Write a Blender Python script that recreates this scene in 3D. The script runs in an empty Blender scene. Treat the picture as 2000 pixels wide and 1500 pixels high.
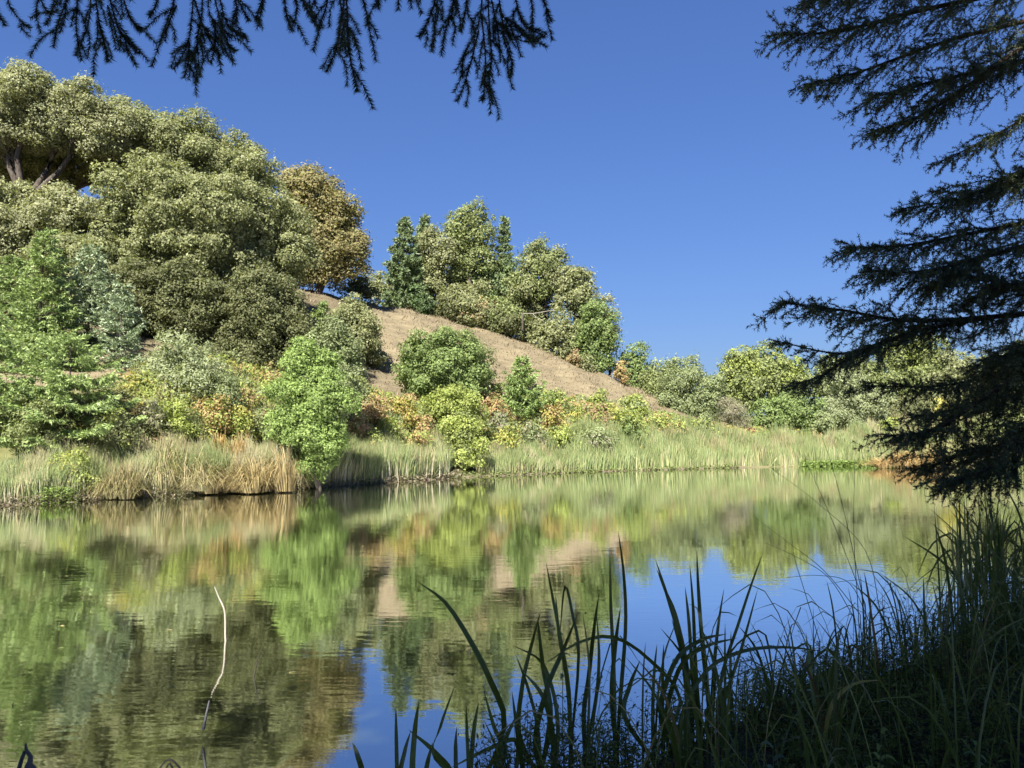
import bpy, math
import numpy as np
from mathutils import Matrix, Vector

rng = np.random.default_rng(7)
R = math.radians
scene = bpy.context.scene
COL = scene.collection

# ------------------------------------------------------------------ camera
EYE = np.array([0.0, 0.0, 2.0])
F = 1500.0                      # focal length in photograph pixels (2000 x 1500)
HORIZON = 862.0
PITCH = math.atan((HORIZON - 750.0) / F)
cam_data = bpy.data.cameras.new('camera')
cam_data.sensor_width = 36.0
cam_data.lens = 27.0
cam_data.clip_start = 0.05
cam_data.clip_end = 6000.0
cam = bpy.data.objects.new('camera', cam_data)
cam.location = EYE
cam.rotation_euler = (R(90) + PITCH, 0, 0)
COL.objects.link(cam)
scene.camera = cam

# ------------------------------------------------------------------ light
SUN_AZ = R(17)                  # light travels towards +x (right) by this angle from +y
SUN_EL = R(46)
SUN_STRENGTH = 5.0
SKY_STRENGTH = 0.0505
world = bpy.data.worlds.new('World')
scene.world = world
world.use_nodes = True
nt = world.node_tree
nt.nodes.clear()
sky = nt.nodes.new('ShaderNodeTexSky')
sky.sky_type = 'NISHITA'
sky.sun_disc = False
sky.sun_elevation = SUN_EL
sky.sun_rotation = SUN_AZ + math.pi     # sun stands behind the camera, to the left
sky.altitude = 0.0
sky.air_density = 1.6
sky.dust_density = 0.5
sky.ozone_density = 6.0
gm = nt.nodes.new('ShaderNodeGamma')          # the camera's softer contrast over the whole sky
gm.inputs['Gamma'].default_value = 0.82
hs = nt.nodes.new('ShaderNodeMix'); hs.data_type = 'RGBA'; hs.blend_type = 'MULTIPLY'
hs.inputs[0].default_value = 1.0
hs.inputs[7].default_value = (0.427, 0.575, 1.0, 1)   # white balance of the whole sky
bg = nt.nodes.new('ShaderNodeBackground')
bg.inputs['Strength'].default_value = SKY_STRENGTH
wo = nt.nodes.new('ShaderNodeOutputWorld')
nt.links.new(sky.outputs[0], gm.inputs['Color'])
nt.links.new(gm.outputs[0], hs.inputs[6])
nt.links.new(hs.outputs[2], bg.inputs['Color'])
nt.links.new(bg.outputs[0], wo.inputs['Surface'])

sun_data = bpy.data.lights.new('sun', 'SUN')
sun_data.energy = SUN_STRENGTH
sun_data.angle = R(0.53)
sun_data.color = (1.0, 0.94, 0.84)
sun = bpy.data.objects.new('sun', sun_data)
light_dir = Vector((math.sin(SUN_AZ) * math.cos(SUN_EL), math.cos(SUN_AZ) * math.cos(SUN_EL), -math.sin(SUN_EL)))
sun.rotation_euler = light_dir.to_track_quat('-Z', 'Y').to_euler()
sun.location = (-30, -40, 50)
COL.objects.link(sun)

scene.view_settings.view_transform = 'Standard'
scene.view_settings.look = 'None'
scene.view_settings.gamma = 1.0
scene.view_settings.use_curve_mapping = False
scene.view_settings.exposure = 1.8
scene.render.engine = 'CYCLES'
scene.cycles.max_bounces = 6
scene.cycles.diffuse_bounces = 4
scene.cycles.glossy_bounces = 3
scene.cycles.transmission_bounces = 4
scene.cycles.use_denoising = True

# ------------------------------------------------------------------ materials
def new_mat(name):
    m = bpy.data.materials.new(name)
    m.use_nodes = True
    m.node_tree.nodes.clear()
    return m, m.node_tree

def leaf_material(name, translucency=0.3, rough=0.55, spec=0.3):
    m, t = new_mat(name)
    N, L = t.nodes, t.links
    a = N.new('ShaderNodeAttribute'); a.attribute_name = 'col'
    p = N.new('ShaderNodeBsdfPrincipled')
    p.inputs['Roughness'].default_value = rough
    p.inputs['Specular IOR Level'].default_value = spec
    L.new(a.outputs['Color'], p.inputs['Base Color'])
    tr = N.new('ShaderNodeBsdfTranslucent')
    g = N.new('ShaderNodeMix'); g.data_type = 'RGBA'; g.blend_type = 'MULTIPLY'
    g.inputs[0].default_value = 1.0
    g.inputs[7].default_value = (1.15, 1.2, 0.55, 1)
    L.new(a.outputs['Color'], g.inputs[6])
    L.new(g.outputs[2], tr.inputs['Color'])
    mx = N.new('ShaderNodeMixShader'); mx.inputs[0].default_value = translucency
    L.new(p.outputs[0], mx.inputs[1]); L.new(tr.outputs[0], mx.inputs[2])
    o = N.new('ShaderNodeOutputMaterial')
    L.new(mx.outputs[0], o.inputs['Surface'])
    return m

def noise_material(name, c1, c2, scale, rough=0.9, bump=0.3, stretch=(1, 1, 1), bump_dist=0.02):
    m, t = new_mat(name)
    N, L = t.nodes, t.links
    tc = N.new('ShaderNodeTexCoord')
    mp = N.new('ShaderNodeMapping'); mp.inputs['Scale'].default_value = stretch
    L.new(tc.outputs['Object'], mp.inputs['Vector'])
    n = N.new('ShaderNodeTexNoise'); n.inputs['Scale'].default_value = scale
    n.inputs['Detail'].default_value = 6; n.inputs['Roughness'].default_value = 0.65
    L.new(mp.outputs[0], n.inputs['Vector'])
    r = N.new('ShaderNodeValToRGB')
    r.color_ramp.elements[0].position = 0.32; r.color_ramp.elements[0].color = (*c1, 1)
    r.color_ramp.elements[1].position = 0.68; r.color_ramp.elements[1].color = (*c2, 1)
    L.new(n.outputs['Fac'], r.inputs['Fac'])
    p = N.new('ShaderNodeBsdfPrincipled'); p.inputs['Roughness'].default_value = rough
    p.inputs['Specular IOR Level'].default_value = 0.2
    L.new(r.outputs[0], p.inputs['Base Color'])
    b = N.new('ShaderNodeBump'); b.inputs['Strength'].default_value = bump; b.inputs['Distance'].default_value = bump_dist
    L.new(n.outputs['Fac'], b.inputs['Height']); L.new(b.outputs[0], p.inputs['Normal'])
    o = N.new('ShaderNodeOutputMaterial'); L.new(p.outputs[0], o.inputs['Surface'])
    return m

M_LEAF = leaf_material('leaf', 0.36, 0.7, 0.15)
M_NEEDLE = leaf_material('needle', 0.15, 0.5, 0.35)
M_REED = leaf_material('reed', 0.22, 0.55, 0.3)
M_BLADE = leaf_material('cattail_leaf', 0.2, 0.38, 0.45)
M_BARK = noise_material('bark', (0.035, 0.028, 0.022), (0.11, 0.095, 0.08), 9.0, 0.95, 0.6, (1, 1, 0.25), 0.03)
M_TWIG = noise_material('twig_bark', (0.03, 0.022, 0.016), (0.07, 0.05, 0.035), 20.0, 0.9, 0.3)
M_PALEWOOD = noise_material('bleached_wood', (0.24, 0.215, 0.17), (0.40, 0.37, 0.31), 14.0, 0.8, 0.25, (1, 1, 0.3))
M_GREY_SHADEWOOD = noise_material('weathered_shade_wood', (0.045, 0.045, 0.05), (0.11, 0.11, 0.12), 12.0, 0.75, 0.3, (1, 1, 0.3))  # weathered grey wood, colour darkened so that it looks shaded
M_DARKWOOD = noise_material('wet_wood', (0.02, 0.017, 0.014), (0.05, 0.042, 0.035), 12.0, 0.6, 0.3)

def ground_material():
    m, t = new_mat('ground')
    N, L = t.nodes, t.links
    g = N.new('ShaderNodeNewGeometry')
    a = N.new('ShaderNodeAttribute'); a.attribute_name = 'col'
    def noise(scale, detail=5, rough=0.6, stretch=None):
        n = N.new('ShaderNodeTexNoise'); n.inputs['Scale'].default_value = scale
        n.inputs['Detail'].default_value = detail; n.inputs['Roughness'].default_value = rough
        if stretch:
            mp = N.new('ShaderNodeMapping'); mp.inputs['Scale'].default_value = stretch
            L.new(g.outputs['Position'], mp.inputs['Vector']); L.new(mp.outputs[0], n.inputs['Vector'])
        else:
            L.new(g.outputs['Position'], n.inputs['Vector'])
        return n
    n1 = noise(0.22, 4); n2 = noise(2.2, 6, 0.7, (0.6, 1, 1.6)); n3 = noise(14.0, 3)
    def mul(col, fac_node, lo, hi):
        mr = N.new('ShaderNodeMapRange'); mr.inputs['From Min'].default_value = 0.3; mr.inputs['From Max'].default_value = 0.7
        mr.inputs['To Min'].default_value = lo; mr.inputs['To Max'].default_value = hi
        L.new(fac_node.outputs['Fac'], mr.inputs['Value'])
        v = N.new('ShaderNodeVectorMath'); v.operation = 'SCALE'
        L.new(col, v.inputs[0]); L.new(mr.outputs[0], v.inputs['Scale'])
        return v.outputs[0]
    c = mul(a.outputs['Color'], n1, 0.86, 1.12)
    c = mul(c, n2, 0.88, 1.12)
    c = mul(c, n3, 0.92, 1.08)
    n4 = noise(0.9, 3, 0.55, (0.25, 0.8, 3.2)); c = mul(c, n4, 0.78, 1.22)
    p = N.new('ShaderNodeBsdfPrincipled'); p.inputs['Roughness'].default_value = 0.95
    p.inputs['Specular IOR Level'].default_value = 0.1
    L.new(c, p.inputs['Base Color'])
    b = N.new('ShaderNodeBump'); b.inputs['Strength'].default_value = 0.5; b.inputs['Distance'].default_value = 0.08
    L.new(n2.outputs['Fac'], b.inputs['Height']); L.new(b.outputs[0], p.inputs['Normal'])
    o = N.new('ShaderNodeOutputMaterial'); L.new(p.outputs[0], o.inputs['Surface'])
    return m

def water_material():
    m, t = new_mat('pond_water')
    N, L = t.nodes, t.links
    g = N.new('ShaderNodeNewGeometry')
    def noise(scale, detail, rough, stretch):
        mp = N.new('ShaderNodeMapping'); mp.inputs['Scale'].default_value = stretch
        mp.inputs['Rotation'].default_value = (0, 0, R(12))
        L.new(g.outputs['Position'], mp.inputs['Vector'])
        n = N.new('ShaderNodeTexNoise'); n.inputs['Scale'].default_value = scale
        n.inputs['Detail'].default_value = detail; n.inputs['Roughness'].default_value = rough
        L.new(mp.outputs[0], n.inputs['Vector'])
        return n
    fine = noise(5.5, 2.5, 0.5, (0.55, 1.35, 1))
    mid = noise(1.1, 2, 0.5, (0.5, 1.2, 1))
    patch = noise(0.16, 2, 0.5, (0.6, 1.3, 1))
    mr = N.new('ShaderNodeMapRange')
    mr.inputs['From Min'].default_value = 0.4; mr.inputs['From Max'].default_value = 0.62
    mr.inputs['To Min'].default_value = 0.45; mr.inputs['To Max'].default_value = 1.1
    L.new(patch.outputs['Fac'], mr.inputs['Value'])
    h1 = N.new('ShaderNodeMath'); h1.operation = 'MULTIPLY'
    L.new(fine.outputs['Fac'], h1.inputs[0]); L.new(mr.outputs[0], h1.inputs[1])
    h2 = N.new('ShaderNodeMath'); h2.operation = 'MULTIPLY_ADD'
    L.new(mid.outputs['Fac'], h2.inputs[0]); h2.inputs[1].default_value = 1.2
    L.new(h1.outputs[0], h2.inputs[2])
    b = N.new('ShaderNodeBump'); b.inputs['Strength'].default_value = 1.0; b.inputs['Distance'].default_value = 0.0019
    L.new(h2.outputs[0], b.inputs['Height'])
    body = N.new('ShaderNodeBsdfDiffuse')
    body.inputs['Color'].default_value = (0.035, 0.042, 0.012, 1)   # turbid olive pond water
    gl = N.new('ShaderNodeBsdfGlossy'); gl.inputs['Roughness'].default_value = 0.035
    gl.inputs['Color'].default_value = (0.93, 0.94, 0.94, 1)
    L.new(b.outputs[0], gl.inputs['Normal'])
    fr = N.new('ShaderNodeFresnel'); fr.inputs['IOR'].default_value = 1.33
    fm = N.new('ShaderNodeMapRange')
    fm.inputs['From Min'].default_value = 0.06; fm.inputs['From Max'].default_value = 0.31
    fm.inputs['To Min'].default_value = 0.6; fm.inputs['To Max'].default_value = 0.97
    L.new(fr.outputs[0], fm.inputs['Value'])
    mx = N.new('ShaderNodeMixShader')
    L.new(fm.outputs[0], mx.inputs[0]); L.new(body.outputs[0], mx.inputs[1]); L.new(gl.outputs[0], mx.inputs[2])
    o = N.new('ShaderNodeOutputMaterial'); L.new(mx.outputs[0], o.inputs['Surface'])
    return m

M_GROUND = ground_material()
M_WATER = water_material()

# ------------------------------------------------------------------ small helpers
def unit(v):
    v = np.asarray(v, float)
    return v / (np.linalg.norm(v, axis=-1, keepdims=True) + 1e-9)

CP, SP = math.cos(PITCH), math.sin(PITCH)
def P(px, py, D):
    """the point of the place at distance D ahead that the photograph shows at (px, py)"""
    x = (px - 1000.0) / F; y = -(py - 750.0) / F
    d = np.array([x, CP - y * SP, SP + y * CP])
    return EYE + d * (D / d[1])

def px_of(p):
    q = np.asarray(p, float) - EYE
    fwd = q[..., 1] * CP + q[..., 2] * SP
    up = -q[..., 1] * SP + q[..., 2] * CP
    return 1000 + F * q[..., 0] / fwd, 750 - F * up / fwd

class MB:
    """collects triangles with one colour each; build() links them as one mesh object"""
    def __init__(s):
        s.v, s.f, s.c, s.n = [], [], [], 0
    def add(s, verts, tris, cols):
        verts = np.asarray(verts, np.float32).reshape(-1, 3); tris = np.asarray(tris, np.int32).reshape(-1, 3)
        cols = np.asarray(cols, np.float32)
        if cols.ndim == 1:
            cols = np.broadcast_to(cols, (len(tris), 3))
        s.v.append(verts); s.f.append(tris + s.n); s.c.append(cols); s.n += len(verts)
    def build(s, name, mat, parent=None, smooth=False, origin=None):
        v = np.concatenate(s.v); f = np.concatenate(s.f); c = np.concatenate(s.c)
        o0 = np.zeros(3) if origin is None else np.asarray(origin, float)
        if parent is not None:
            o0 = np.array(parent.matrix_basis.translation)
            if parent.parent is not None:
                o0 = o0 + np.array(parent.parent.matrix_basis.translation)
        v = v - o0.astype(np.float32)
        me = bpy.data.meshes.new(name)
        me.vertices.add(len(v)); me.vertices.foreach_set('co', v.ravel())
        me.loops.add(len(f) * 3); me.loops.foreach_set('vertex_index', f.ravel().astype(np.int32))
        me.polygons.add(len(f)); me.polygons.foreach_set('loop_start', np.arange(0, len(f) * 3, 3, dtype=np.int32))
        if smooth:
            me.polygons.foreach_set('use_smooth', np.ones(len(f), bool))
        a = me.attributes.new('col', 'FLOAT_COLOR', 'FACE')
        a.data.foreach_set('color', np.concatenate([c, np.ones((len(c), 1), np.float32)], 1).ravel())
        me.update(); me.validate()
        me.materials.append(mat)
        o = bpy.data.objects.new(name, me)
        COL.objects.link(o)
        if parent is not None:
            o.parent = parent
        else:
            o.location = o0
        return o

def tag(o, label=None, cat=None, group=None, kind=None):
    if label: o['label'] = label
    if cat: o['category'] = cat
    if group: o['group'] = group
    if kind: o['kind'] = kind
    return o

def empty(name, loc, label, cat, group=None):
    o = bpy.data.objects.new(name, None)
    o.empty_display_size = 0.3
    o.location = [float(a) for a in loc]
    COL.objects.link(o)
    return tag(o, label, cat, group)

def smooth_path(pts, n):
    """Catmull-Rom through pts, n samples"""
    pts = np.asarray(pts, float)
    if len(pts) == 2:
        t = np.linspace(0, 1, n)[:, None]
        return pts[0] * (1 - t) + pts[1] * t
    q = np.vstack([2 * pts[0] - pts[1], pts, 2 * pts[-1] - pts[-2]])
    u = np.linspace(0, len(pts) - 1 - 1e-6, n)
    i = u.astype(int); t = (u - i)[:, None]
    p0, p1, p2, p3 = q[i], q[i + 1], q[i + 2], q[i + 3]
    return 0.5 * (2 * p1 + (p2 - p0) * t + (2 * p0 - 5 * p1 + 4 * p2 - p3) * t ** 2 + (3 * p1 - p0 - 3 * p2 + p3) * t ** 3)

def tube(mb, path, radii, sides=6, col=(0.1, 0.1, 0.1)):
    path = np.asarray(path, float); n = len(path)
    radii = np.broadcast_to(np.asarray(radii, float), (n,))
    tg = unit(np.gradient(path, axis=0))
    ref = np.where(np.abs(tg[:, 2:3]) > 0.9, np.array([[1.0, 0, 0]]), np.array([[0, 0, 1.0]]))
    a = unit(np.cross(tg, ref)); b = np.cross(tg, a)
    th = np.linspace(0, 2 * np.pi, sides, endpoint=False)
    ring = a[:, None] * np.cos(th)[None, :, None] + b[:, None] * np.sin(th)[None, :, None]
    v = path[:, None] + ring * radii[:, None, None]
    i = np.arange(n - 1)[:, None] * sides; j = np.arange(sides)[None]; k = (np.arange(sides) + 1)[None] % sides
    A, B, C_, D_ = i + j, i + k, i + sides + k, i + sides + j
    f = np.concatenate([np.stack([A, B, C_], -1).reshape(-1, 3), np.stack([A, C_, D_], -1).reshape(-1, 3)])
    vv = v.reshape(-1, 3)
    vv = np.vstack([vv, path[-1] + tg[-1] * radii[-1]]); tip = len(vv) - 1
    last = (n - 1) * sides
    cap = np.stack([last + np.arange(sides), last + (np.arange(sides) + 1) % sides, np.full(sides, tip)], -1)
    mb.add(vv, np.vstack([f, cap]), np.asarray(col, float))

def rand_unit(n):
    return unit(rng.normal(size=(n, 3)))

def leaf_tris(mb, C, Nrm, ln, wd, cols):
    """one small triangular leaf per centre"""
    n = len(C)
    if n == 0: return
    u = unit(np.cross(Nrm, rand_unit(n))); w = np.cross(Nrm, u)
    ln = np.broadcast_to(ln, (n,))[:, None]; wd = np.broadcast_to(wd, (n,))[:, None]
    v = np.empty((n, 3, 3))
    v[:, 0] = C + u * ln * 0.6
    v[:, 1] = C - u * ln * 0.4 + w * wd * 0.5
    v[:, 2] = C - u * ln * 0.4 - w * wd * 0.5
    mb.add(v.reshape(-1, 3), np.arange(3 * n).reshape(-1, 3), cols)

def needle_tris(mb, C, Dr, ln, wd, cols):
    """thin triangles starting at C and pointing along Dr"""
    n = len(C)
    if n == 0: return
    s = unit(np.cross(Dr, rand_unit(n)))
    ln = np.broadcast_to(ln, (n,))[:, None]; wd = np.broadcast_to(wd, (n,))[:, None]
    v = np.empty((n, 3, 3))
    v[:, 0] = C + s * wd * 0.5; v[:, 1] = C - s * wd * 0.5; v[:, 2] = C + Dr * ln
    mb.add(v.reshape(-1, 3), np.arange(3 * n).reshape(-1, 3), cols)

def pick(pal, n, jit=0.14):
    pal = np.asarray(pal, float)
    c = pal[rng.integers(0, len(pal), n)]
    return c * (1 + rng.normal(0, jit, (n, 1))).clip(0.5, 1.6)

def fib(n):
    i = np.arange(n) + 0.5
    ph = np.arccos(1 - 2 * i / n); th = np.pi * (1 + 5 ** 0.5) * i
    return np.stack([np.cos(th) * np.sin(ph), np.sin(th) * np.sin(ph), np.cos(ph)], -1)

# ------------------------------------------------------------------ terrain
SHORE = np.array([
    (-16, 24), (-13.6, 27.2), (-10.2, 30.4), (-6.6, 36.3), (-2.9, 42.6), (1.8, 47.4), (7, 52), (15, 57.5), (22, 61),
    (31, 64), (35, 58), (31, 47), (24.5, 36), (18.5, 26.5), (14.2, 20), (9.5, 13.4), (6.2, 9.8), (4.5, 7.9), (2.7, 6.5),
    (1.1, 5.1), (-0.4, 4.2), (-3, 3.4), (-7, 2.2), (-14, -1), (-24, 0), (-34, 5), (-38, 12), (-30, 17.5), (-22, 20.4)], float)

def shore_sd(x, y):
    """signed distance to the waterline, positive on land"""
    x = np.asarray(x, float); y = np.asarray(y, float)
    best = np.full(x.shape, 1e9); inside = np.zeros(x.shape, bool)
    for (ax, ay), (bx, by) in zip(SHORE, np.roll(SHORE, -1, 0)):
        dx, dy = bx - ax, by - ay
        t = (((x - ax) * dx + (y - ay) * dy) / (dx * dx + dy * dy)).clip(0, 1)
        best = np.minimum(best, np.hypot(x - ax - t * dx, y - ay - t * dy))
        c = ((ay > y) != (by > y)) & (x < (bx - ax) * (y - ay) / (by - ay + 1e-12) + ax)
        inside ^= c
    return np.where(inside, -best, best)

ctl_px = [(500, 800, 36), (760, 780, 52), (740, 598, 76), (820, 612, 77), (900, 636, 78), (1000, 660, 78), (1100, 702, 76), (1200, 745, 74),
          (1250, 778, 72), (1300, 805, 70), (1180, 800, 60), (1000, 800, 55), (880, 852, 47.5), (0, 880, 27), (280, 752, 33),
          (240, 722, 36), (620, 585, 66), (600, 700, 46), (480, 770, 37), (1400, 852, 66), (1550, 853, 70), (1700, 853, 73), (720, 720, 60), (900, 740, 62),
          (1020, 745, 66), (1100, 760, 67)]
ctl = [P(*c) for c in ctl_px]
ctl += [(-30, 30, 5.5), (-42, 48, 12), (-26, 62, 15.5), (-24, 80, 16.5), (-14, 95, 15), (0, 95, 12.5), (9, 92, 8), (16, 95, 4.5), (40, 95, 3.5),
        (70, 80, 4), (60, 40, 2.6), (40, 30, 2.0), (30, 15, 1.5), (-60, 20, 6), (-50, 0, 3), (-20, -12, 1.6), (0, -10, 1.2), (0, 0, 0.45), (4, 3, 0.55), (7, 6, 0.55),
        (9, 9, 0.6), (15, -10, 1.4), (30, -20, 2), (-150, 10, 8), (-140, 150, 20), (0, 200, 12), (140, 190, 8), (150, 50, 5), (120, -90, 4), (0, -110, 4), (-110, -100, 5)]
ctl = np.array([np.array(c, float) for c in ctl])
def _tps(r2):
    return np.where(r2 > 0, 0.5 * r2 * np.log(r2 + 1e-12), 0)
_n = len(ctl)
_K = _tps(((ctl[:, None, :2] - ctl[None, :, :2]) ** 2).sum(-1)) + np.eye(_n) * 2.0
_Pm = np.hstack([np.ones((_n, 1)), ctl[:, :2]])
_A = np.block([[_K, _Pm], [_Pm.T, np.zeros((3, 3))]])
_sol = np.linalg.solve(_A, np.concatenate([ctl[:, 2], np.zeros(3)]))
def tps(x, y):
    out = _sol[_n] + _sol[_n + 1] * x + _sol[_n + 2] * y
    for (cx, cy, _), w in zip(ctl, _sol[:_n]):
        out = out + w * _tps((x - cx) ** 2 + (y - cy) ** 2)
    return out

def sstep(a, b, x):
    t = ((x - a) / (b - a)).clip(0, 1)
    return t * t * (3 - 2 * t)

def axis_coords(lo, hi, step, far):
    core = np.arange(lo, hi + 1e-6, step)
    ext = step * np.cumsum(1.22 ** np.arange(1, 200)); ext = ext[ext < far]
    return np.concatenate([(lo - ext)[::-1], core, hi + ext])

GX = axis_coords(-45, 50, 0.55, 2500); GY = axis_coords(-12, 100, 0.55, 2500)
XX, YY = np.meshgrid(GX, GY)
SD = shore_sd(XX, YY)
far = np.maximum(np.abs(XX) / 150, np.abs(YY - 40) / 160)
base = np.where(far < 1, 1, 0) * 1.0
raw = tps(XX.clip(-150, 150), YY.clip(-110, 200)).clip(0.15, 24)
raw = raw * (1 - sstep(1.0, 1.6, far)) + 8 * sstep(1.0, 1.6, far)
def lump(x, y):
    return (0.12 * np.sin(x * 1.3 + 0.7 * y) + 0.1 * np.sin(1.9 * y - 0.6 * x + 1) + 0.07 * np.sin(2.9 * x + 2.3 * y))
ZZ = np.where(SD > 0, 0.05 + (raw - 0.05) * sstep(-0.5, 6.0, SD) + lump(XX, YY) * sstep(2, 8, SD) * 0.8,
              -0.04 - 0.22 * (-SD).clip(0, 5))
ZZ = np.where(SD > 0, np.maximum(ZZ, 0.03 + 0.02 * SD.clip(0, 4)), ZZ)

def ground_z(x, y):
    x = np.asarray(x, float); y = np.asarray(y, float)
    i = (np.searchsorted(GX, x) - 1).clip(0, len(GX) - 2); j = (np.searchsorted(GY, y) - 1).clip(0, len(GY) - 2)
    u = (x - GX[i]) / (GX[i + 1] - GX[i]); v = (y - GY[j]) / (GY[j + 1] - GY[j])
    return (ZZ[j, i] * (1 - u) * (1 - v) + ZZ[j, i + 1] * u * (1 - v) + ZZ[j + 1, i] * (1 - u) * v + ZZ[j + 1, i + 1] * u * v)

def hit(px, py, dmin=8, dmax=130):
    """where the line of sight through (px, py) meets the ground"""
    ds = np.arange(dmin, dmax, 0.15)
    pts = np.array([P(px, py, 1.0) - EYE])[0]
    q = EYE + pts * ds[:, None]
    z = np.maximum(ground_z(q[:, 0], q[:, 1]), 0)
    k = np.argmax(q[:, 2] <= z)
    if q[k, 2] > z[k]: k = len(ds) - 1
    return q[k]

mb = MB()
ny, nx = XX.shape
vv = np.stack([XX, YY, ZZ], -1).reshape(-1, 3)
ii = (np.arange(ny - 1)[:, None] * nx + np.arange(nx - 1)[None]).ravel()
tri = np.concatenate([np.stack([ii, ii + 1, ii + nx + 1], -1), np.stack([ii, ii + nx + 1, ii + nx], -1)])
cen = vv[tri].mean(1)
sdc = shore_sd(cen[:, 0], cen[:, 1])
dry = np.array([0.152, 0.126, 0.079]); soil = np.array([0.05, 0.038, 0.025]); mud = np.array([0.13, 0.105, 0.075]); green = np.array([0.13, 0.13, 0.055])
farside = (cen[:, 1] > 16)
w_hill = sstep(5, 9, sdc)[:, None]
gc = np.where(farside[:, None], mud + (green - mud) * sstep(0.4, 2.0, sdc)[:, None], soil)
gc = np.where(farside[:, None], gc + (dry - gc) * w_hill, gc)
flat_right = (sstep(14, 22, cen[:, 0]) * (cen[:, 1] > 20))[:, None]
gc = gc * (1 - flat_right * 0.8) + green * flat_right * 0.8
wood_side = (cen[:, 0] < -16.5 + (cen[:, 1] - 45).clip(0, 60) * 0.15)[:, None] & (cen[:, 1] > 38)[:, None]
gc = np.where(wood_side, gc * 0.72, gc)  # darker ground tone on the oak wood's side
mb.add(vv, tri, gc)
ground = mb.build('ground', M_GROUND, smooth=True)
tag(ground, 'dry golden grass hillside and muddy banks around the pond', 'ground', kind='structure')

# water: a sheet that reaches just under the banks
mb = MB()
c0 = SHORE.mean(0)
out = []
for k in range(len(SHORE)):
    a, b, c = SHORE[k - 1], SHORE[k], SHORE[(k + 1) % len(SHORE)]
    t = unit(c - a); nrm = np.array([-t[1], t[0]])
    if shore_sd(*(b + nrm * 0.3)) < 0: nrm = -nrm
    out.append(b + nrm * 0.6)
ring = np.array(out)
cxy = np.array([[0.0, 26.0]])
wv = np.vstack([cxy, ring]); wv = np.hstack([wv, np.zeros((len(wv), 1))])
n = len(ring)
# fan is not safe for a bent outline: use an ear-clipped ngon from Blender instead
import bmesh
bm = bmesh.new()
bv = [bm.verts.new((float(x), float(y), 0.0)) for x, y in ring]
face = bm.faces.new(bv)
if face.normal.z < 0: bmesh.ops.reverse_faces(bm, faces=[face])
bmesh.ops.triangulate(bm, faces=[face])
bmesh.ops.recalc_face_normals(bm, faces=bm.faces)
me = bpy.data.meshes.new('pond_water'); bm.to_mesh(me); bm.free()
if me.polygons[0].normal.z < 0: me.flip_normals()
me.materials.append(M_WATER)
water = bpy.data.objects.new('pond_water', me); COL.objects.link(water)
tag(water, 'still olive pond water mirroring trees hill and blue sky', 'water', kind='structure')

# ------------------------------------------------------------------ palettes (base colours of the leaves)
OAK = [(0.215, 0.232, 0.115), (0.17, 0.188, 0.09), (0.27, 0.285, 0.15)]
OAK_PALE = [(0.255, 0.268, 0.15), (0.205, 0.22, 0.118), (0.31, 0.318, 0.19)]
OAK_GREEN = [(0.19, 0.225, 0.092), (0.15, 0.182, 0.075), (0.245, 0.275, 0.12)]
OAK_DARK_SHADE = [(0.135, 0.148, 0.07), (0.17, 0.18, 0.088), (0.10, 0.112, 0.052)]  # dark olive leaves, lowered further to stand in for crown shade
OAK_BROWN = [(0.245, 0.215, 0.105), (0.215, 0.20, 0.092), (0.285, 0.24, 0.12), (0.215, 0.22, 0.10)]
BRIGHT = [(0.190, 0.266, 0.081), (0.152, 0.218, 0.067), (0.237, 0.314, 0.104)]
LIME = [(0.26, 0.31, 0.085), (0.215, 0.26, 0.072), (0.305, 0.345, 0.11)]
MIDGREEN = [(0.165, 0.225, 0.08), (0.13, 0.18, 0.065), (0.21, 0.265, 0.10)]
WILLOW = [(0.24, 0.275, 0.15), (0.20, 0.235, 0.125), (0.285, 0.315, 0.185)]
GREYGREEN = [(0.20, 0.24, 0.115), (0.165, 0.20, 0.095), (0.245, 0.28, 0.15)]
YELLOW = [(0.40, 0.36, 0.10), (0.36, 0.33, 0.11), (0.32, 0.33, 0.10)]
ORANGE = [(0.38, 0.26, 0.13), (0.34, 0.27, 0.12), (0.31, 0.29, 0.12), (0.36, 0.23, 0.13)]
RUST = [(0.32, 0.20, 0.13), (0.30, 0.23, 0.13), (0.27, 0.24, 0.12)]
GREYTWIG = [(0.27, 0.25, 0.185), (0.22, 0.205, 0.15), (0.25, 0.255, 0.15)]
FIR = [(0.20, 0.275, 0.09), (0.155, 0.22, 0.075), (0.26, 0.335, 0.115)]
FIR_BLUE = [(0.225, 0.285, 0.165), (0.185, 0.24, 0.13), (0.28, 0.34, 0.21)]
GROVE_FIR = [(0.165, 0.22, 0.105), (0.135, 0.185, 0.088), (0.205, 0.26, 0.13)]
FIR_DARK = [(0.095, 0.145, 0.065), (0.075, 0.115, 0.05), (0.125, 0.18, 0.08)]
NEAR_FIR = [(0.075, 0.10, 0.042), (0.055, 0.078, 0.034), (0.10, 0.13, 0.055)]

# ------------------------------------------------------------------ trees and shrubs
def bumps(p, f, ph):
    return (np.sin(p[:, 0] * f + ph) * np.sin(p[:, 1] * f * 1.13 + ph * 2) + np.sin(p[:, 2] * f * 1.31 + ph * 3 + 0.8 * np.sin(p[:, 0] * f * 0.7))) * 0.5

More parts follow.
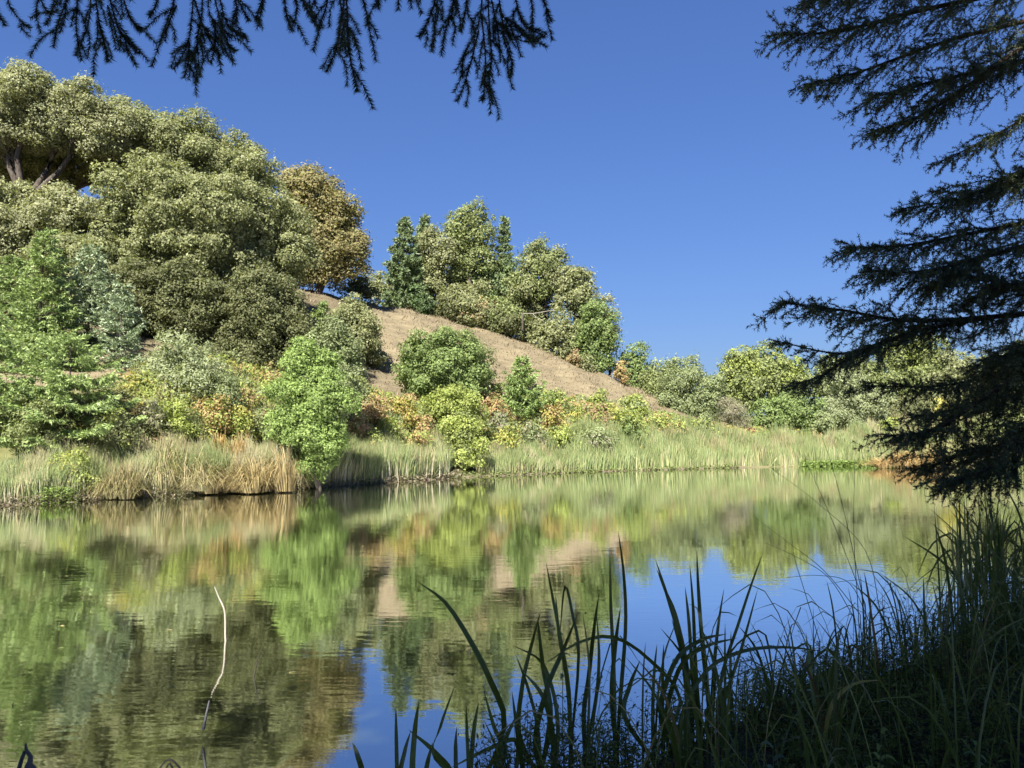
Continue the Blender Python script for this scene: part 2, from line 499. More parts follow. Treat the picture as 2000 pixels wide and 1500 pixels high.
def crown_mesh(lobes, pal, leaf, clump=None, dens=1.0, accents=None, wide=0.62, squash=0.8, back=0.28):
    """lobes: (centre, radii). Leaf clumps over the lobes' uneven surfaces, leaves over each clump's outer side."""
    mb = MB()
    L = []
    for c, r in lobes:
        c = np.asarray(c, float); r = np.asarray(r, float)
        k = 12 if r.mean() > leaf * 9 else (5 if r.mean() > leaf * 6 else 0)
        if k == 0:
            L.append((c, r)); continue
        L.append((c, r * 0.5))
        dirs = unit(fib(k) + rng.normal(0, 0.35, (k, 3)))
        for d in dirs:
            if rng.random() < 0.12: continue
            f = rng.uniform(0.2, 0.48)
            L.append((c + d * r * (1.02 - f) * rng.uniform(0.8, 1.3), r * f * rng.uniform(0.75, 1.3, 3)))
    ph = rng.uniform(0, 6)
    for k, (c, r) in enumerate(L):
        rm = float(r.mean())
        cr = min(clump or 9, max(0.3 * rm, leaf * 2.6))
        area = 4 * np.pi * (((r[0] * r[1]) ** 1.6 + (r[0] * r[2]) ** 1.6 + (r[1] * r[2]) ** 1.6) / 3) ** (1 / 1.6)
        n = max(14, int(area / (cr * cr * 1.25)))
        d = unit(fib(n) + rng.normal(0, 1.6 / math.sqrt(n), (n, 3)))
        nz = bumps(c + d * r, 2.6 / rm, ph)
        pos = c + d * r * (0.9 + 0.2 * nz[:, None] + rng.uniform(-0.2, 0.14, (n, 1)))
        keep = np.ones(n, bool)
        for j, (c2, r2) in enumerate(L):
            if j != k:
                keep &= ((((pos - c2) / (r2 * 0.8)) ** 2).sum(1) > 1)
        keep &= (rng.random(n) > 0.12)
        pos, d = pos[keep], d[keep]
        if len(pos) == 0: continue
        tocam = unit(EYE - c)
        facing = d @ tocam
        crs = cr * np.exp(rng.normal(0, 0.32, len(pos))).clip(0.5, 1.8)
        per = dens * 3.6 * crs ** 2 / (leaf * leaf * wide) * np.where(facing > -0.35, 1.0, back)
        per = np.maximum(per.astype(int), 4)
        idx = np.repeat(np.arange(len(pos)), per)
        m = len(idx)
        dd = unit(rand_unit(m) + d[idx] * 0.6 + np.array([0, 0, 0.3]))
        rad = rng.uniform(0.25, 1.0, (m, 1)) ** 0.5 * 1.05
        stray = rng.random((m, 1)) < 0.2
        rad = np.where(stray, rad * rng.uniform(1.1, 1.75, (m, 1)), rad)
        q = pos[idx] + dd * crs[idx][:, None] * rad * np.array([1, 1, squash])
        nr = unit(dd * 0.7 + d[idx] * 0.4 + rand_unit(m) * 0.85 + np.array([0, 0, 0.25]))
        cl_t = (1 + rng.normal(0, 0.1, len(pos))).clip(0.7, 1.35)
        cols = pick(pal, m, 0.12) * cl_t[idx][:, None]
        if accents is not None:
            apal, share = accents
            hot = (rng.random(len(pos)) < share)[idx]
            cols[hot] = pick(apal, int(hot.sum()))
        ls = leaf * rng.uniform(0.6, 1.4, m)
        leaf_tris(mb, q, nr, ls, ls * wide * 1.25, cols)
        # coarse leaves deep inside, so that the crown is not hollow
        nc = int(area * 0.42 / (leaf * leaf * 4))
        dd = rand_unit(nc); q = c + dd * r * rng.uniform(0.4, 0.72, (nc, 1))
        leaf_tris(mb, q, unit(dd + rand_unit(nc) * 0.7), leaf * 2.6, leaf * 2.0, pick(pal, nc))
    return mb

def px_lobes(spec, D, deep=1.0):
    out = []
    for s in spec:
        px, py, rx, rz = s[:4]
        dd = D + (s[4] if len(s) > 4 else 0)
        k = dd / F
        c = P(px, py, dd)
        out.append((c, np.array([rx * k, (rx + rz) * 0.5 * k * deep, rz * k])))
    return out

def limb_path(a, b, sag=0.15, n=7, wob=0.12):
    a = np.asarray(a, float); b = np.asarray(b, float)
    L = np.linalg.norm(b - a)
    m1 = a + (b - a) * 0.35 + np.array([0, 0, L * sag]) + rng.normal(0, wob * L * 0.4, 3) * [1, 1, 0.4]
    m2 = a + (b - a) * 0.7 + np.array([0, 0, L * sag * 0.8]) + rng.normal(0, wob * L * 0.4, 3) * [1, 1, 0.4]
    return smooth_path([a, m1, m2, b], n)

def tree(name, label, cat, base_px, lobes, pal, D, leaf=None, trunk_r=None, group=None, accents=None, dens=1.0, clump=None,
         wide=0.62, mat=None, fork=0.35, deep=1.0, base=None, squash=0.8, twigs=0):
    """oak-like tree: trunk from the ground, one limb to each lobe of the crown"""
    Lb = px_lobes(lobes, D, deep) if base is None else lobes
    mids = []
    for i in range(len(Lb)):
        for j in range(i):
            (c1, r1), (c2, r2) = Lb[i], Lb[j]
            if np.linalg.norm(c1 - c2) < 1.15 * (r1.mean() + r2.mean()) and rng.random() < 0.8:
                u = rng.uniform(0.4, 0.6)
                mids.append((c1 * u + c2 * (1 - u) + rng.normal(0, 0.12, 3) * r1, np.minimum(r1, r2) * rng.uniform(0.55, 0.8)))
    core = list(Lb); Lb = Lb + mids
    if base is None:
        g = P(base_px, 800, D); b = np.array([g[0], D, 0.0])
        b[2] = float(ground_z(b[0], b[1])) - 0.1
    else:
        b = np.array(base, float)
    leaf = leaf or D * 0.0029
    o = empty(name, b, label, cat, group)
    cm = np.mean([c for c, r in Lb], 0)
    top = max(c[2] for c, r in Lb)
    H = top - b[2]
    tr = trunk_r or H * 0.024
    fk = b + (np.array([cm[0], cm[1], top]) - b) * fork
    mbt = MB(); pth = limb_path(b, fk, 0.0, 6, 0.1)
    tube(mbt, pth, np.linspace(tr, tr * 0.7, 6), 8); mbt.build('trunk', M_BARK, o, smooth=True)
    for c, r in core:
        ml = MB(); e = c + np.array([0, 0, r[2] * 0.35])
        p = limb_path(fk, e, 0.05, 8, 0.16)
        tube(ml, p, np.linspace(tr * 0.55, tr * 0.08, 8), 6)
        for _ in range(6 + twigs):
            s = p[rng.integers(3, 8)]
            t = c + rand_unit(1)[0] * r * 0.9
            tube(ml, limb_path(s, t, 0.05, 5, 0.2), np.linspace(tr * 0.16, tr * 0.03, 5), 4)
        ml.build('limb', M_BARK, o, smooth=True)
    crown_mesh(Lb, pal, leaf, clump, dens, accents, wide, squash).build('crown', mat or M_LEAF, o)
    return o

def auto_lobes(x0, x1, y0, y1, D, n=7, cone=0.0):
    """lobes that fill a dome seen from x0..x1, y0 (top)..y1 (foot)"""
    out = []
    w, h = (x1 - x0) / 2, (y1 - y0)
    cx = (x0 + x1) / 2
    for i in range(n):
        t = (i + 0.5) / n
        yy = y1 - h * (0.16 + 0.66 * t)
        prof = math.sqrt(max(0.05, 1 - (max(0, t - 0.25) / 0.8) ** 2)) * (1 - cone * t)
        a = i * 2.4 + rng.uniform(-0.4, 0.4)
        off = w * prof * 0.52
        rx = w * (0.42 + 0.1 * rng.random()) * max(0.45, prof)
        out.append((cx + math.cos(a) * off, yy, rx, max(rx * 0.8, h * 0.17), math.sin(a) * off * D / F))
    return out

def shrub(name, label, cat, x0, x1, y0, y1, pal, group=None, D=None, n=6, leaf=None, accents=None, dens=1.0, cone=0.0, clump=None, wide=0.62, stems=5):
    cx = (x0 + x1) / 2
    if D is None:
        D = float(hit(cx, y1)[1])
    Lb = px_lobes(auto_lobes(x0, x1, y0, y1, D, n, cone), D)
    b = P(cx, y1, D); b[2] = min(b[2], float(ground_z(b[0], b[1]))) - 0.03
    leaf = leaf or D * 0.0029
    o = empty(name, b, label, cat, group)
    mbt = MB(); hgt = max(c[2] for c, r in Lb) - b[2]
    for k in range(stems):
        c, r = Lb[k % len(Lb)]
        tube(mbt, limb_path(b + rng.normal(0, 0.08, 3) * [1, 1, 0], c + [0, 0, r[2] * 0.3], 0.06, 6, 0.12), np.linspace(max(0.02, hgt * 0.012), 0.008, 6), 5)
    mbt.build('stem', M_BARK, o, smooth=True)
    crown_mesh(Lb, pal, leaf, clump or (D / F * (x1 - x0) * 0.075 + leaf), dens, accents, wide).build('crown', M_LEAF, o)
    return o

def conifer_parts(b, H, Rb, pal, whorl=0.42, per=6, card=0.16, start=0.08, droop=0.12, dens=1.0, keep=None, taper=0.85, upturn=0.18):
    """needle sprays on whorled branches; returns (wood, needles)"""
    wood, nd = MB(), MB()
    z = H * start
    while z < H * 0.985:
        t = z / H
        rad = Rb * (1 - t) ** taper * rng.uniform(0.8, 1.12) + 0.12
        k = max(4, int(per * (0.6 + 0.4 * (1 - t)) + rng.integers(0, 2)))
        a0 = rng.uniform(0, 6.28)
        for i in range(k):
            a = a0 + 6.283 * i / k + rng.normal(0, 0.18)
            r = rad * rng.uniform(0.65, 1.1)
            d = np.array([math.cos(a), math.sin(a), 0])
            zz = z + rng.normal(0, whorl * 0.25)
            if keep is not None and not keep(d, zz, r): continue
            n = max(5, int(r / 0.22))
            s = np.linspace(0, 1, n)
            rise = (0.35 * t) * r
            p = b + np.array([0, 0, zz]) + d * (s[:, None] * r) + np.array([0, 0, 1.0]) * ((-droop * r * np.sin(s * 2.2) + upturn * r * s ** 3 + rise * s)[:, None])
            tube(wood, p, np.linspace(0.012 + r * 0.009, 0.004, n), 3)
            # side sprays
            m = max(8, int(r / 0.055 * dens))
            u = rng.uniform(0.12, 1.0, m); j = (u * (n - 1)).astype(int).clip(0, n - 2); fr = (u * (n - 1) - j)[:, None]
            q = p[j] * (1 - fr) + p[j + 1] * fr
            side = np.array([-d[1], d[0], 0]); sg = rng.choice([-1, 1], m)[:, None]
            tl = (0.16 + 0.34 * r * (1 - u) * 0.75 + 0.1) * rng.uniform(0.7, 1.2, m)
            td = unit(d * 0.75 + side * sg * 0.8 + rng.normal(0, 0.12, (m, 3)) + np.array([0, 0, -0.08]))
            c = 9
            ss = np.linspace(0.05, 1, c)
            Q = (q[:, None] + td[:, None] * (tl[:, None] * ss)[:, :, None] + np.array([0, 0, -0.10]) * (ss ** 2 * tl[:, None])[:, :, None]).reshape(-1, 3)
            T = np.repeat(td, c, 0)
            dirs = unit(T * 0.8 + rand_unit(len(Q)) * 0.75)
            needle_tris(nd, Q, dirs, card * rng.uniform(0.7, 1.3, len(Q)), card * 0.38, pick(pal, len(Q)))
        z += whorl * rng.uniform(0.8, 1.2) * (1.0 - 0.35 * t)
    # leader
    tip = b + np.array([0, 0, H])
    q = np.linspace(b + np.array([0, 0, H * 0.93]), tip, 24)
    q = np.repeat(q, 3, 0)
    needle_tris(nd, q, unit(rand_unit(len(q)) + [0, 0, 0.6]), card, card * 0.4, pick(pal, len(q)))
    return wood, nd

def conifer(name, label, base, H, Rb, pal, group=None, trunk_r=None, **kw):
    o = empty(name, base, label, 'tree', group)
    mt = MB(); b = np.asarray(base, float)
    lean = rng.normal(0, 0.01 * H, 2)
    s = np.linspace(0, 1, 8)
    tube(mt, b + np.stack([lean[0] * np.sin(s * 3), lean[1] * np.sin(s * 3), s * H - 0.1 * (1 - s)], -1), np.linspace(trunk_r or H * 0.016, 0.01, 8), 8)
    mt.build('trunk', M_BARK, o, smooth=True)
    w, n = conifer_parts(b, H, Rb, pal, **kw)
    w.build('branches', M_TWIG, o); n.build('crown', M_NEEDLE, o)
    return o

def foot(px, D):
    x = P(px, 800, D)[0]
    return np.array([x, D, float(ground_z(x, D)) - 0.08])

def conifer_px(name, label, px, top, D, half_px, pal, group=None, **kw):
    b = foot(px, D)
    H = P(px, top, D)[2] - b[2]
    return conifer(name, label, b, H, half_px * D / F, pal, group, **kw)

# --- the oak wood at the left, on the flank of the hill
OAKS = 'oaks on the flank of the hill'
tree('oak_tree', 'tallest pale olive oak rising highest against the sky at the picture edge', 'tree', 20,
     [(-70, 218, 110, 66), (60, 198, 105, 66), (140, 242, 74, 64), (195, 250, 60, 52), (20, 265, 90, 38), (150, 190, 40, 36), (-10, 180, 60, 34)], OAK_PALE, 50, group=OAKS, fork=0.42, trunk_r=0.42, twigs=5)
tree('oak_tree', 'thin dark oak seen through the gap beneath the tallest crown', 'tree', 110,
     [(30, 300, 95, 42), (140, 318, 75, 46), (235, 335, 60, 40), (-60, 310, 70, 55), (90, 345, 80, 34), (20, 340, 70, 34)], OAK, 55, group=OAKS, fork=0.4, dens=0.85, twigs=10, trunk_r=0.35)
tree('oak_tree', 'olive oak with dark arching limbs showing sky beneath its high crown', 'tree', 205,
     [(225, 258, 84, 60), (295, 270, 80, 58), (340, 310, 60, 45), (190, 275, 55, 26)], OAK, 53, group=OAKS, fork=0.45, trunk_r=0.4, twigs=8)
tree('oak_tree', 'round shouldered oak whose crown slopes down to the sky line', 'tree', 400,
     [(380, 290, 85, 68), (445, 320, 58, 58), (410, 360, 90, 55), (340, 285, 50, 50), (470, 370, 45, 50)], OAK, 54, group=OAKS, fork=0.5)
tree('oak_tree', 'shaggy oak hung with lichen above the young blue firs', 'tree', 60,
     [(20, 420, 90, 55), (115, 415, 75, 48), (150, 445, 60, 55), (40, 470, 100, 60), (-60, 440, 90, 80)], OAK_PALE, 45, group=OAKS, fork=0.5, twigs=5)
tree('oak_tree', 'broad billowing grey green oak filling the middle of the wood', 'tree', 340,
     [(270, 400, 75, 80), (350, 385, 85, 70), (430, 410, 85, 75), (330, 470, 110, 75), (430, 500, 95, 70), (250, 490, 70, 70), (300, 350, 60, 40)], OAK, 46, group=OAKS, fork=0.45)
tree('oak_tree', 'grey green oak between the billowing oak and the brown one', 'tree', 520,
     [(500, 370, 50, 58), (525, 440, 65, 70), (495, 480, 70, 60), (545, 500, 60, 55), (505, 330, 35, 30)], OAK, 49, group=OAKS, fork=0.45)
tree('oak_tree', 'bronze brown oak at the edge of the wood beside open sky', 'tree', 615,
     [(620, 385, 58, 42), (655, 425, 45, 45), (590, 430, 55, 65), (570, 360, 24, 32), (640, 480, 60, 48), (685, 480, 34, 48), (615, 530, 60, 35), (690, 520, 22, 38), (600, 365, 40, 30)],
     OAK_BROWN, 69, group=OAKS, fork=0.4, trunk_r=0.4)
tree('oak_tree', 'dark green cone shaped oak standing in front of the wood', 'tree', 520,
     [(520, 575, 62, 50), (490, 630, 72, 58), (555, 640, 52, 60), (520, 700, 78, 52), (455, 695, 45, 48), (575, 700, 38, 42)], OAK_DARK_SHADE, 42, group=OAKS, fork=0.25)  # leaf colour also carries the shade inside the crown
tree('oak_tree', 'oak with shade darkened leaves and dark hollows behind the pale willow', 'tree', 330,
     [(290, 560, 75, 60), (370, 570, 75, 60), (330, 620, 85, 50), (420, 610, 55, 60), (255, 610, 50, 50), (400, 660, 50, 50)], OAK_DARK_SHADE, 42, group=OAKS, fork=0.3)  # shadows under the trees are put into this leaf colour
tree('oak_tree', 'low olive oak tucked behind the tips of the young firs', 'tree', 150,
     [(120, 520, 75, 55), (200, 530, 65, 60), (160, 580, 80, 50)], OAK, 43, group=OAKS, fork=0.35)
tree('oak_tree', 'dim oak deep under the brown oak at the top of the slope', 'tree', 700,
     [(712, 575, 30, 26), (690, 560, 28, 20)], OAK_DARK_SHADE, 74, group=OAKS, fork=0.4)
tree('oak_tree', 'olive pyramid oak alone on the grass with its shadow beside it', 'tree', 685,
     auto_lobes(618, 752, 572, 722, 60, 9, 0.35), OAK, 60, group='oaks scattered on the grass slope', fork=0.3, dens=1.1)
shrub('autumn_shrub', 'small golden yellow shrub behind the pyramid oak', 'shrub', 618, 660, 615, 672, YELLOW, D=57, n=4)
shrub('young_tree', 'small fresh green sapling above the golden shrub', 'tree', 612, 648, 585, 640, MIDGREEN, D=59, n=4, cone=0.4)

# --- young firs on the left bank
conifer_px('young_fir', 'green young fir crowded behind the one with the tall leader', 10, 500, 39, 90, FIR, 'young firs on the bank', dens=1.2, card=0.17)
tree('oak_tree', 'low sunlit oak under the shaggy one beside the firs', 'tree', 20,
     [(-40, 560, 80, 60), (40, 590, 70, 55), (-30, 650, 80, 50), (100, 620, 60, 45)], OAK, 44, group=OAKS, fork=0.3)
conifer_px('young_fir', 'green young fir with the tallest thin leader at the picture edge', 75, 448, 36, 95, FIR, 'young firs on the bank', dens=1.2, card=0.17)
conifer_px('young_fir', 'blue grey young fir with spiky upturned shoots', 165, 480, 38, 95, FIR_BLUE, 'young firs on the bank', dens=1.0, card=0.17, upturn=0.45)
conifer_px('young_fir', 'blue tipped slender fir leaning towards the dark oak', 232, 560, 36, 55, FIR_BLUE, 'young firs on the bank', dens=1.0, card=0.16, upturn=0.35)
conifer_px('young_fir', 'bright green layered fir spreading low above the reeds', 130, 655, 29.5, 150, FIR, 'young firs on the bank', dens=1.5, card=0.14, whorl=0.5, per=8, start=0.05, upturn=0.1, taper=0.6)
conifer_px('young_fir', 'bright green fir half cut off by the picture edge', -20, 610, 29, 120, FIR, 'young firs on the bank', dens=1.3, card=0.14, whorl=0.45, per=8, upturn=0.15)

shrub('green_thicket', 'shady green thicket behind the trunk of the layered fir', 'shrub', -60, 190, 640, 760, MIDGREEN, D=36, n=9)
shrub('green_thicket', 'green thicket at the foot of the layered fir by the reeds', 'shrub', -40, 120, 770, 900, OAK_GREEN, D=28.2, n=7)

# --- single trees and shrubs between wood and shore
shrub('willow_shrub', 'pale silvery willow shrub in front of the dark oaks', 'shrub', 262, 442, 648, 800, WILLOW, D=35, n=9, dens=0.75, leaf=0.15, wide=0.35)
shrub('willow_shrub', 'thin grey green shrub beside the silvery willow', 'shrub', 400, 470, 720, 815, GREYGREEN, D=34.5, n=6, dens=0.8, wide=0.4)
tree('ash_tree', 'bright green leafy tree standing in the reeds at the water', 'tree', 625,
     [(600, 700, 38, 32), (610, 735, 55, 40), (580, 785, 52, 45), (640, 780, 50, 45), (610, 830, 62, 45), (640, 865, 42, 42), (565, 830, 40, 34), (620, 905, 36, 30)], BRIGHT, 32.5, fork=0.25, dens=1.15, clump=0.36)
tree('grey_tree', 'slim grey green tree with pale stems behind the bright green one', 'tree', 640,
     [(640, 655, 36, 32), (655, 700, 45, 38), (620, 690, 32, 34), (672, 742, 30, 30), (655, 788, 34, 36)], GREYGREEN, 38, fork=0.35, dens=0.8, trunk_r=0.07)
tree('round_oak', 'rounded mid green evergreen bush on the grass slope', 'tree', 862,
     [(850, 692, 58, 44), (818, 722, 44, 44), (865, 730, 68, 46), (895, 695, 44, 44), (835, 752, 50, 32), (900, 742, 48, 42)], MIDGREEN, 53, fork=0.25, dens=1.15, clump=0.42)
tree('round_oak', 'olive grey bush growing against the rounded green one', 'tree', 925,
     [(925, 690, 26, 32), (930, 725, 28, 36), (918, 755, 34, 30)], OAK, 54.5, fork=0.3, clump=0.4)
tree('round_oak', 'lime green leafy bush below the rounded green one', 'tree', 885,
     [(880, 778, 44, 30), (860, 800, 34, 30), (905, 805, 40, 34), (880, 830, 40, 30)], LIME, 47.5, fork=0.3, dens=1.1, clump=0.36)
tree('round_oak', 'narrow lime green tree with its foot at the waterline', 'tree', 908,
     [(900, 835, 38, 26), (912, 862, 36, 28), (900, 885, 36, 22), (918, 893, 30, 18)], LIME, 44.2, fork=0.2, dens=1.1, clump=0.33, accents=(OAK_GREEN, 0.3))
conifer_px('young_pine', 'small bright green cone shaped pine alone on the slope', 1020, 698, 54, 64, BRIGHT, dens=0.8, card=0.22, whorl=0.45, per=8, taper=0.95, upturn=0.4)

# --- the grove along the crest of the hill
GR = 'grove along the crest of the hill'
conifer_px('fir_tree', 'dark fir with a sharp top at the near end of the grove', 788, 425, 80, 60, GROVE_FIR, GR, card=0.36, whorl=0.7, dens=1.1, per=8)
conifer_px('fir_tree', 'dark fir tip poking up behind the pale grove oak', 826, 420, 84, 50, GROVE_FIR, GR, card=0.36, whorl=0.7, dens=1.0, per=8)
tree('oak_tree', 'pale olive grove oak beside the sharp topped fir', 'tree', 845,
     [(845, 475, 34, 34), (830, 520, 38, 32), (868, 505, 28, 36), (850, 555, 42, 30), (815, 565, 26, 22)], OAK, 82, group=GR, accents=(OAK_PALE, 0.3))
tree('oak_tree', 'tallest grove oak with a ragged dark crown against the sky', 'tree', 918,
     [(918, 422, 36, 26), (895, 450, 24, 26), (940, 455, 24, 26), (915, 480, 36, 32), (900, 525, 28, 30), (945, 505, 22, 28)], OAK_GREEN, 83, group=GR, fork=0.5, twigs=5)
conifer_px('fir_tree', 'slender fir standing next to the tallest grove oak', 985, 424, 84, 34, GROVE_FIR, GR, card=0.34, whorl=0.7, dens=1.1, per=8)
conifer_px('fir_tree', 'fir half hidden behind the tallest grove oak', 893, 445, 87, 46, GROVE_FIR, GR, card=0.34, whorl=0.7, dens=0.9, per=8)
tree('fir_tree', 'dark green tree filling the gap in the middle of the grove', 'tree', 945,
     [(950, 545, 40, 40), (985, 560, 36, 45), (900, 570, 38, 30), (970, 610, 40, 40)], GROVE_FIR, 85, group=GR)
tree('oak_tree', 'rounded grove oak with a pale sunlit head', 'tree', 1065,
     [(1062, 507, 36, 30), (1035, 530, 32, 32), (1088, 530, 34, 32), (1060, 560, 42, 34), (1020, 565, 30, 30)], OAK_GREEN, 81, group=GR, accents=(OAK, 0.4))
tree('oak_tree', 'grove oak drooping over the end of the crest towards open sky', 'tree', 1125,
     [(1122, 545, 32, 28), (1142, 575, 24, 36), (1105, 580, 34, 34), (1130, 610, 28, 30)], OAK, 80, group=GR)
tree('oak_tree', 'oak with cream tinged leaves low in the grove under the tall oak', 'tree', 905,
     [(890, 585, 34, 26), (925, 580, 34, 28), (905, 610, 30, 22)], OAK, 80.5, group=GR, fork=0.3)
tree('oak_tree', 'small bushy oak with a rusty patch at the grass edge', 'tree', 925,
     [(915, 600, 28, 22), (945, 608, 26, 22), (925, 622, 34, 18)], OAK, 79.5, group=GR, fork=0.25, accents=(RUST, 0.1))
tree('oak_tree', 'small round oak next to the rusty patched one', 'tree', 985,
     [(975, 610, 30, 22), (1000, 625, 26, 22), (975, 635, 28, 16)], OAK_GREEN, 79.5, group=GR, fork=0.25)
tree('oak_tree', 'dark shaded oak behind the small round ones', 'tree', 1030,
     [(1020, 605, 36, 30), (1050, 600, 30, 34), (1040, 640, 34, 24)], OAK_DARK_SHADE, 82, group=GR, fork=0.3)
tree('oak_tree', 'olive bush oak at the foot of the grove below the bleached bough', 'tree', 1085,
     [(1085, 640, 38, 26), (1065, 665, 30, 22), (1105, 668, 34, 24), (1085, 690, 28, 14)], OAK, 77.5, group=GR, fork=0.25)
tree('oak_tree', 'deep green leafy tree closing the low end of the grove', 'tree', 1170,
     [(1165, 615, 30, 30), (1180, 655, 24, 36), (1155, 665, 28, 32), (1175, 705, 26, 30), (1145, 710, 22, 24)], MIDGREEN, 77, group=GR, fork=0.25)
tree('oak_tree', 'grey leaved tree trailing at the very end of the grove', 'tree', 1190,
     [(1185, 620, 18, 34), (1193, 660, 13, 30)], OAK_PALE, 79, group=GR, fork=0.4, dens=0.8)
tree('oak_tree', 'small pale oak at the crest next to the brown oak', 'tree', 745,
     [(742, 555, 22, 20), (760, 560, 20, 18), (748, 574, 26, 14)], OAK, 84, group=GR, fork=0.25)
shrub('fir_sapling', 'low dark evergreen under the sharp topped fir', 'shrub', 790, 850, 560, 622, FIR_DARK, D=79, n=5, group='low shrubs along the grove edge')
shrub('fir_sapling', 'low dark shrub in the shade below the pale grove oak', 'shrub', 845, 905, 575, 635, OAK_DARK_SHADE, D=79, n=5, group='low shrubs along the grove edge')
shrub('grove_shrub', 'low dark bush at the grass edge under the small round oak', 'shrub', 950, 1030, 598, 662, OAK_DARK_SHADE, D=79, n=5, group='low shrubs along the grove edge')
shrub('grove_shrub', 'low dark bush behind the bleached bough', 'shrub', 1010, 1080, 610, 690, OAK_DARK_SHADE, D=79.5, n=5, group='low shrubs along the grove edge')
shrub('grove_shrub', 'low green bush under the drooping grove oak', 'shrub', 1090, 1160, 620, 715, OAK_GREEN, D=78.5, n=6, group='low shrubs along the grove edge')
shrub('autumn_shrub', 'reddish shrub at the foot of the deep green tree', 'shrub', 1105, 1135, 680, 722, RUST, D=75, n=4)
shrub('autumn_shrub', 'small dusty olive shrub beside the reddish one', 'shrub', 1128, 1160, 690, 735, OAK, D=75, n=4)

# --- trees beyond the far end of the pond
FE = 'trees beyond the far end of the pond'
tree('evergreen_tree', 'dark green pointed tree just beyond the end of the hill', 'tree', 1240,
     [(1240, 695, 17, 20), (1230, 720, 24, 22), (1252, 735, 26, 26), (1238, 765, 30, 24)], MIDGREEN, 80, group=FE, fork=0.3)
shrub('autumn_shrub', 'orange shrub peeping out behind the end of the hill', 'shrub', 1198, 1224, 705, 752, ORANGE, D=76, n=4)
tree('evergreen_tree', 'low green tree leaning against the pointed one', 'tree', 1290,
     [(1280, 755, 26, 32), (1300, 730, 22, 22), (1275, 785, 30, 24), (1300, 790, 28, 22)], OAK_GREEN, 78, group=FE, fork=0.3)
tree('willow_tree', 'wide grey green willow at the far end of the pond', 'tree', 1350,
     [(1335, 735, 36, 30), (1310, 765, 32, 36), (1370, 760, 40, 36), (1345, 795, 46, 34), (1390, 795, 32, 34), (1340, 715, 20, 14)], GREYGREEN, 74, group=FE, wide=0.42, fork=0.3)
tree('oak_tree', 'largest bright olive oak beyond the far reeds', 'tree', 1480,
     [(1470, 712, 48, 32), (1440, 730, 38, 36), (1515, 725, 48, 38), (1480, 765, 60, 40), (1435, 780, 36, 32), (1555, 750, 36, 40)], OAK_GREEN, 76, group=FE, fork=0.35, accents=(LIME, 0.3))
tree('oak_tree', 'dark green low oak in front of the largest olive oak', 'tree', 1530,
     [(1520, 800, 38, 28), (1560, 795, 38, 34), (1495, 815, 28, 24), (1580, 820, 28, 24), (1540, 828, 34, 18)], MIDGREEN, 72, group=FE, fork=0.3)
shrub('bare_shrub', 'leafless pale grey shrub in front of the willow', 'shrub', 1400, 1462, 775, 838, GREYTWIG, D=70, n=5, wide=0.2, dens=0.7)
tree('willow_tree', 'pale feathery willow half hidden behind the fir boughs', 'tree', 1660,
     [(1655, 765, 44, 40), (1630, 805, 36, 38), (1690, 800, 44, 42), (1660, 835, 50, 26)], WILLOW, 73, group=FE, wide=0.4, fork=0.3)
tree('oak_tree', 'olive oak rising behind the pale feathery willow', 'tree', 1650,
     [(1640, 725, 40, 28), (1690, 735, 44, 36), (1610, 745, 34, 34), (1730, 760, 36, 40)], OAK_GREEN, 80, group=FE, fork=0.35)
tree('oak_tree', 'tall olive oak seen between the boughs of the near fir', 'tree', 1790,
     [(1780, 680, 40, 36), (1750, 705, 36, 36), (1820, 715, 44, 40), (1790, 750, 56, 44)], OAK_GREEN, 84, group=FE, fork=0.35, accents=(LIME, 0.3))
tree('oak_tree', 'dark oak behind the small yellow tree', 'tree', 1880,
     [(1870, 740, 50, 50), (1930, 760, 50, 60), (1840, 790, 44, 44), (1900, 810, 60, 40)], OAK, 78, group=FE, fork=0.35)
tree('oak_tree', 'oak at the picture edge behind the drooping fir boughs', 'tree', 2010,
     [(1990, 740, 60, 60), (2060, 760, 60, 70), (2010, 810, 70, 50)], OAK_GREEN, 72, group=FE, fork=0.35)
shrub('autumn_tree', 'small golden yellow tree glowing between the fir boughs', 'tree', 1822, 1870, 775, 850, YELLOW, D=70, n=5)
shrub('autumn_shrub', 'lime green shrub at the foot of the pale feathery willow', 'shrub', 1715, 1760, 812, 858, LIME, D=69, n=4)
shrub('willow_shrub', 'dusty green shrub between dark oak and feathery willow', 'shrub', 1590, 1640, 800, 858, GREYGREEN, D=69, n=5)
shrub('willow_shrub', 'dull green thicket behind the reeds at the picture edge', 'shrub', 1900, 2080, 800, 880, OAK_GREEN, D=60, n=8)
tree('evergreen_tree', 'dark tree low behind the lime shrub and the boughs', 'tree', 1760,
     [(1750, 800, 40, 34), (1790, 810, 36, 36)], OAK_DARK_SHADE, 76, group=FE, fork=0.3)

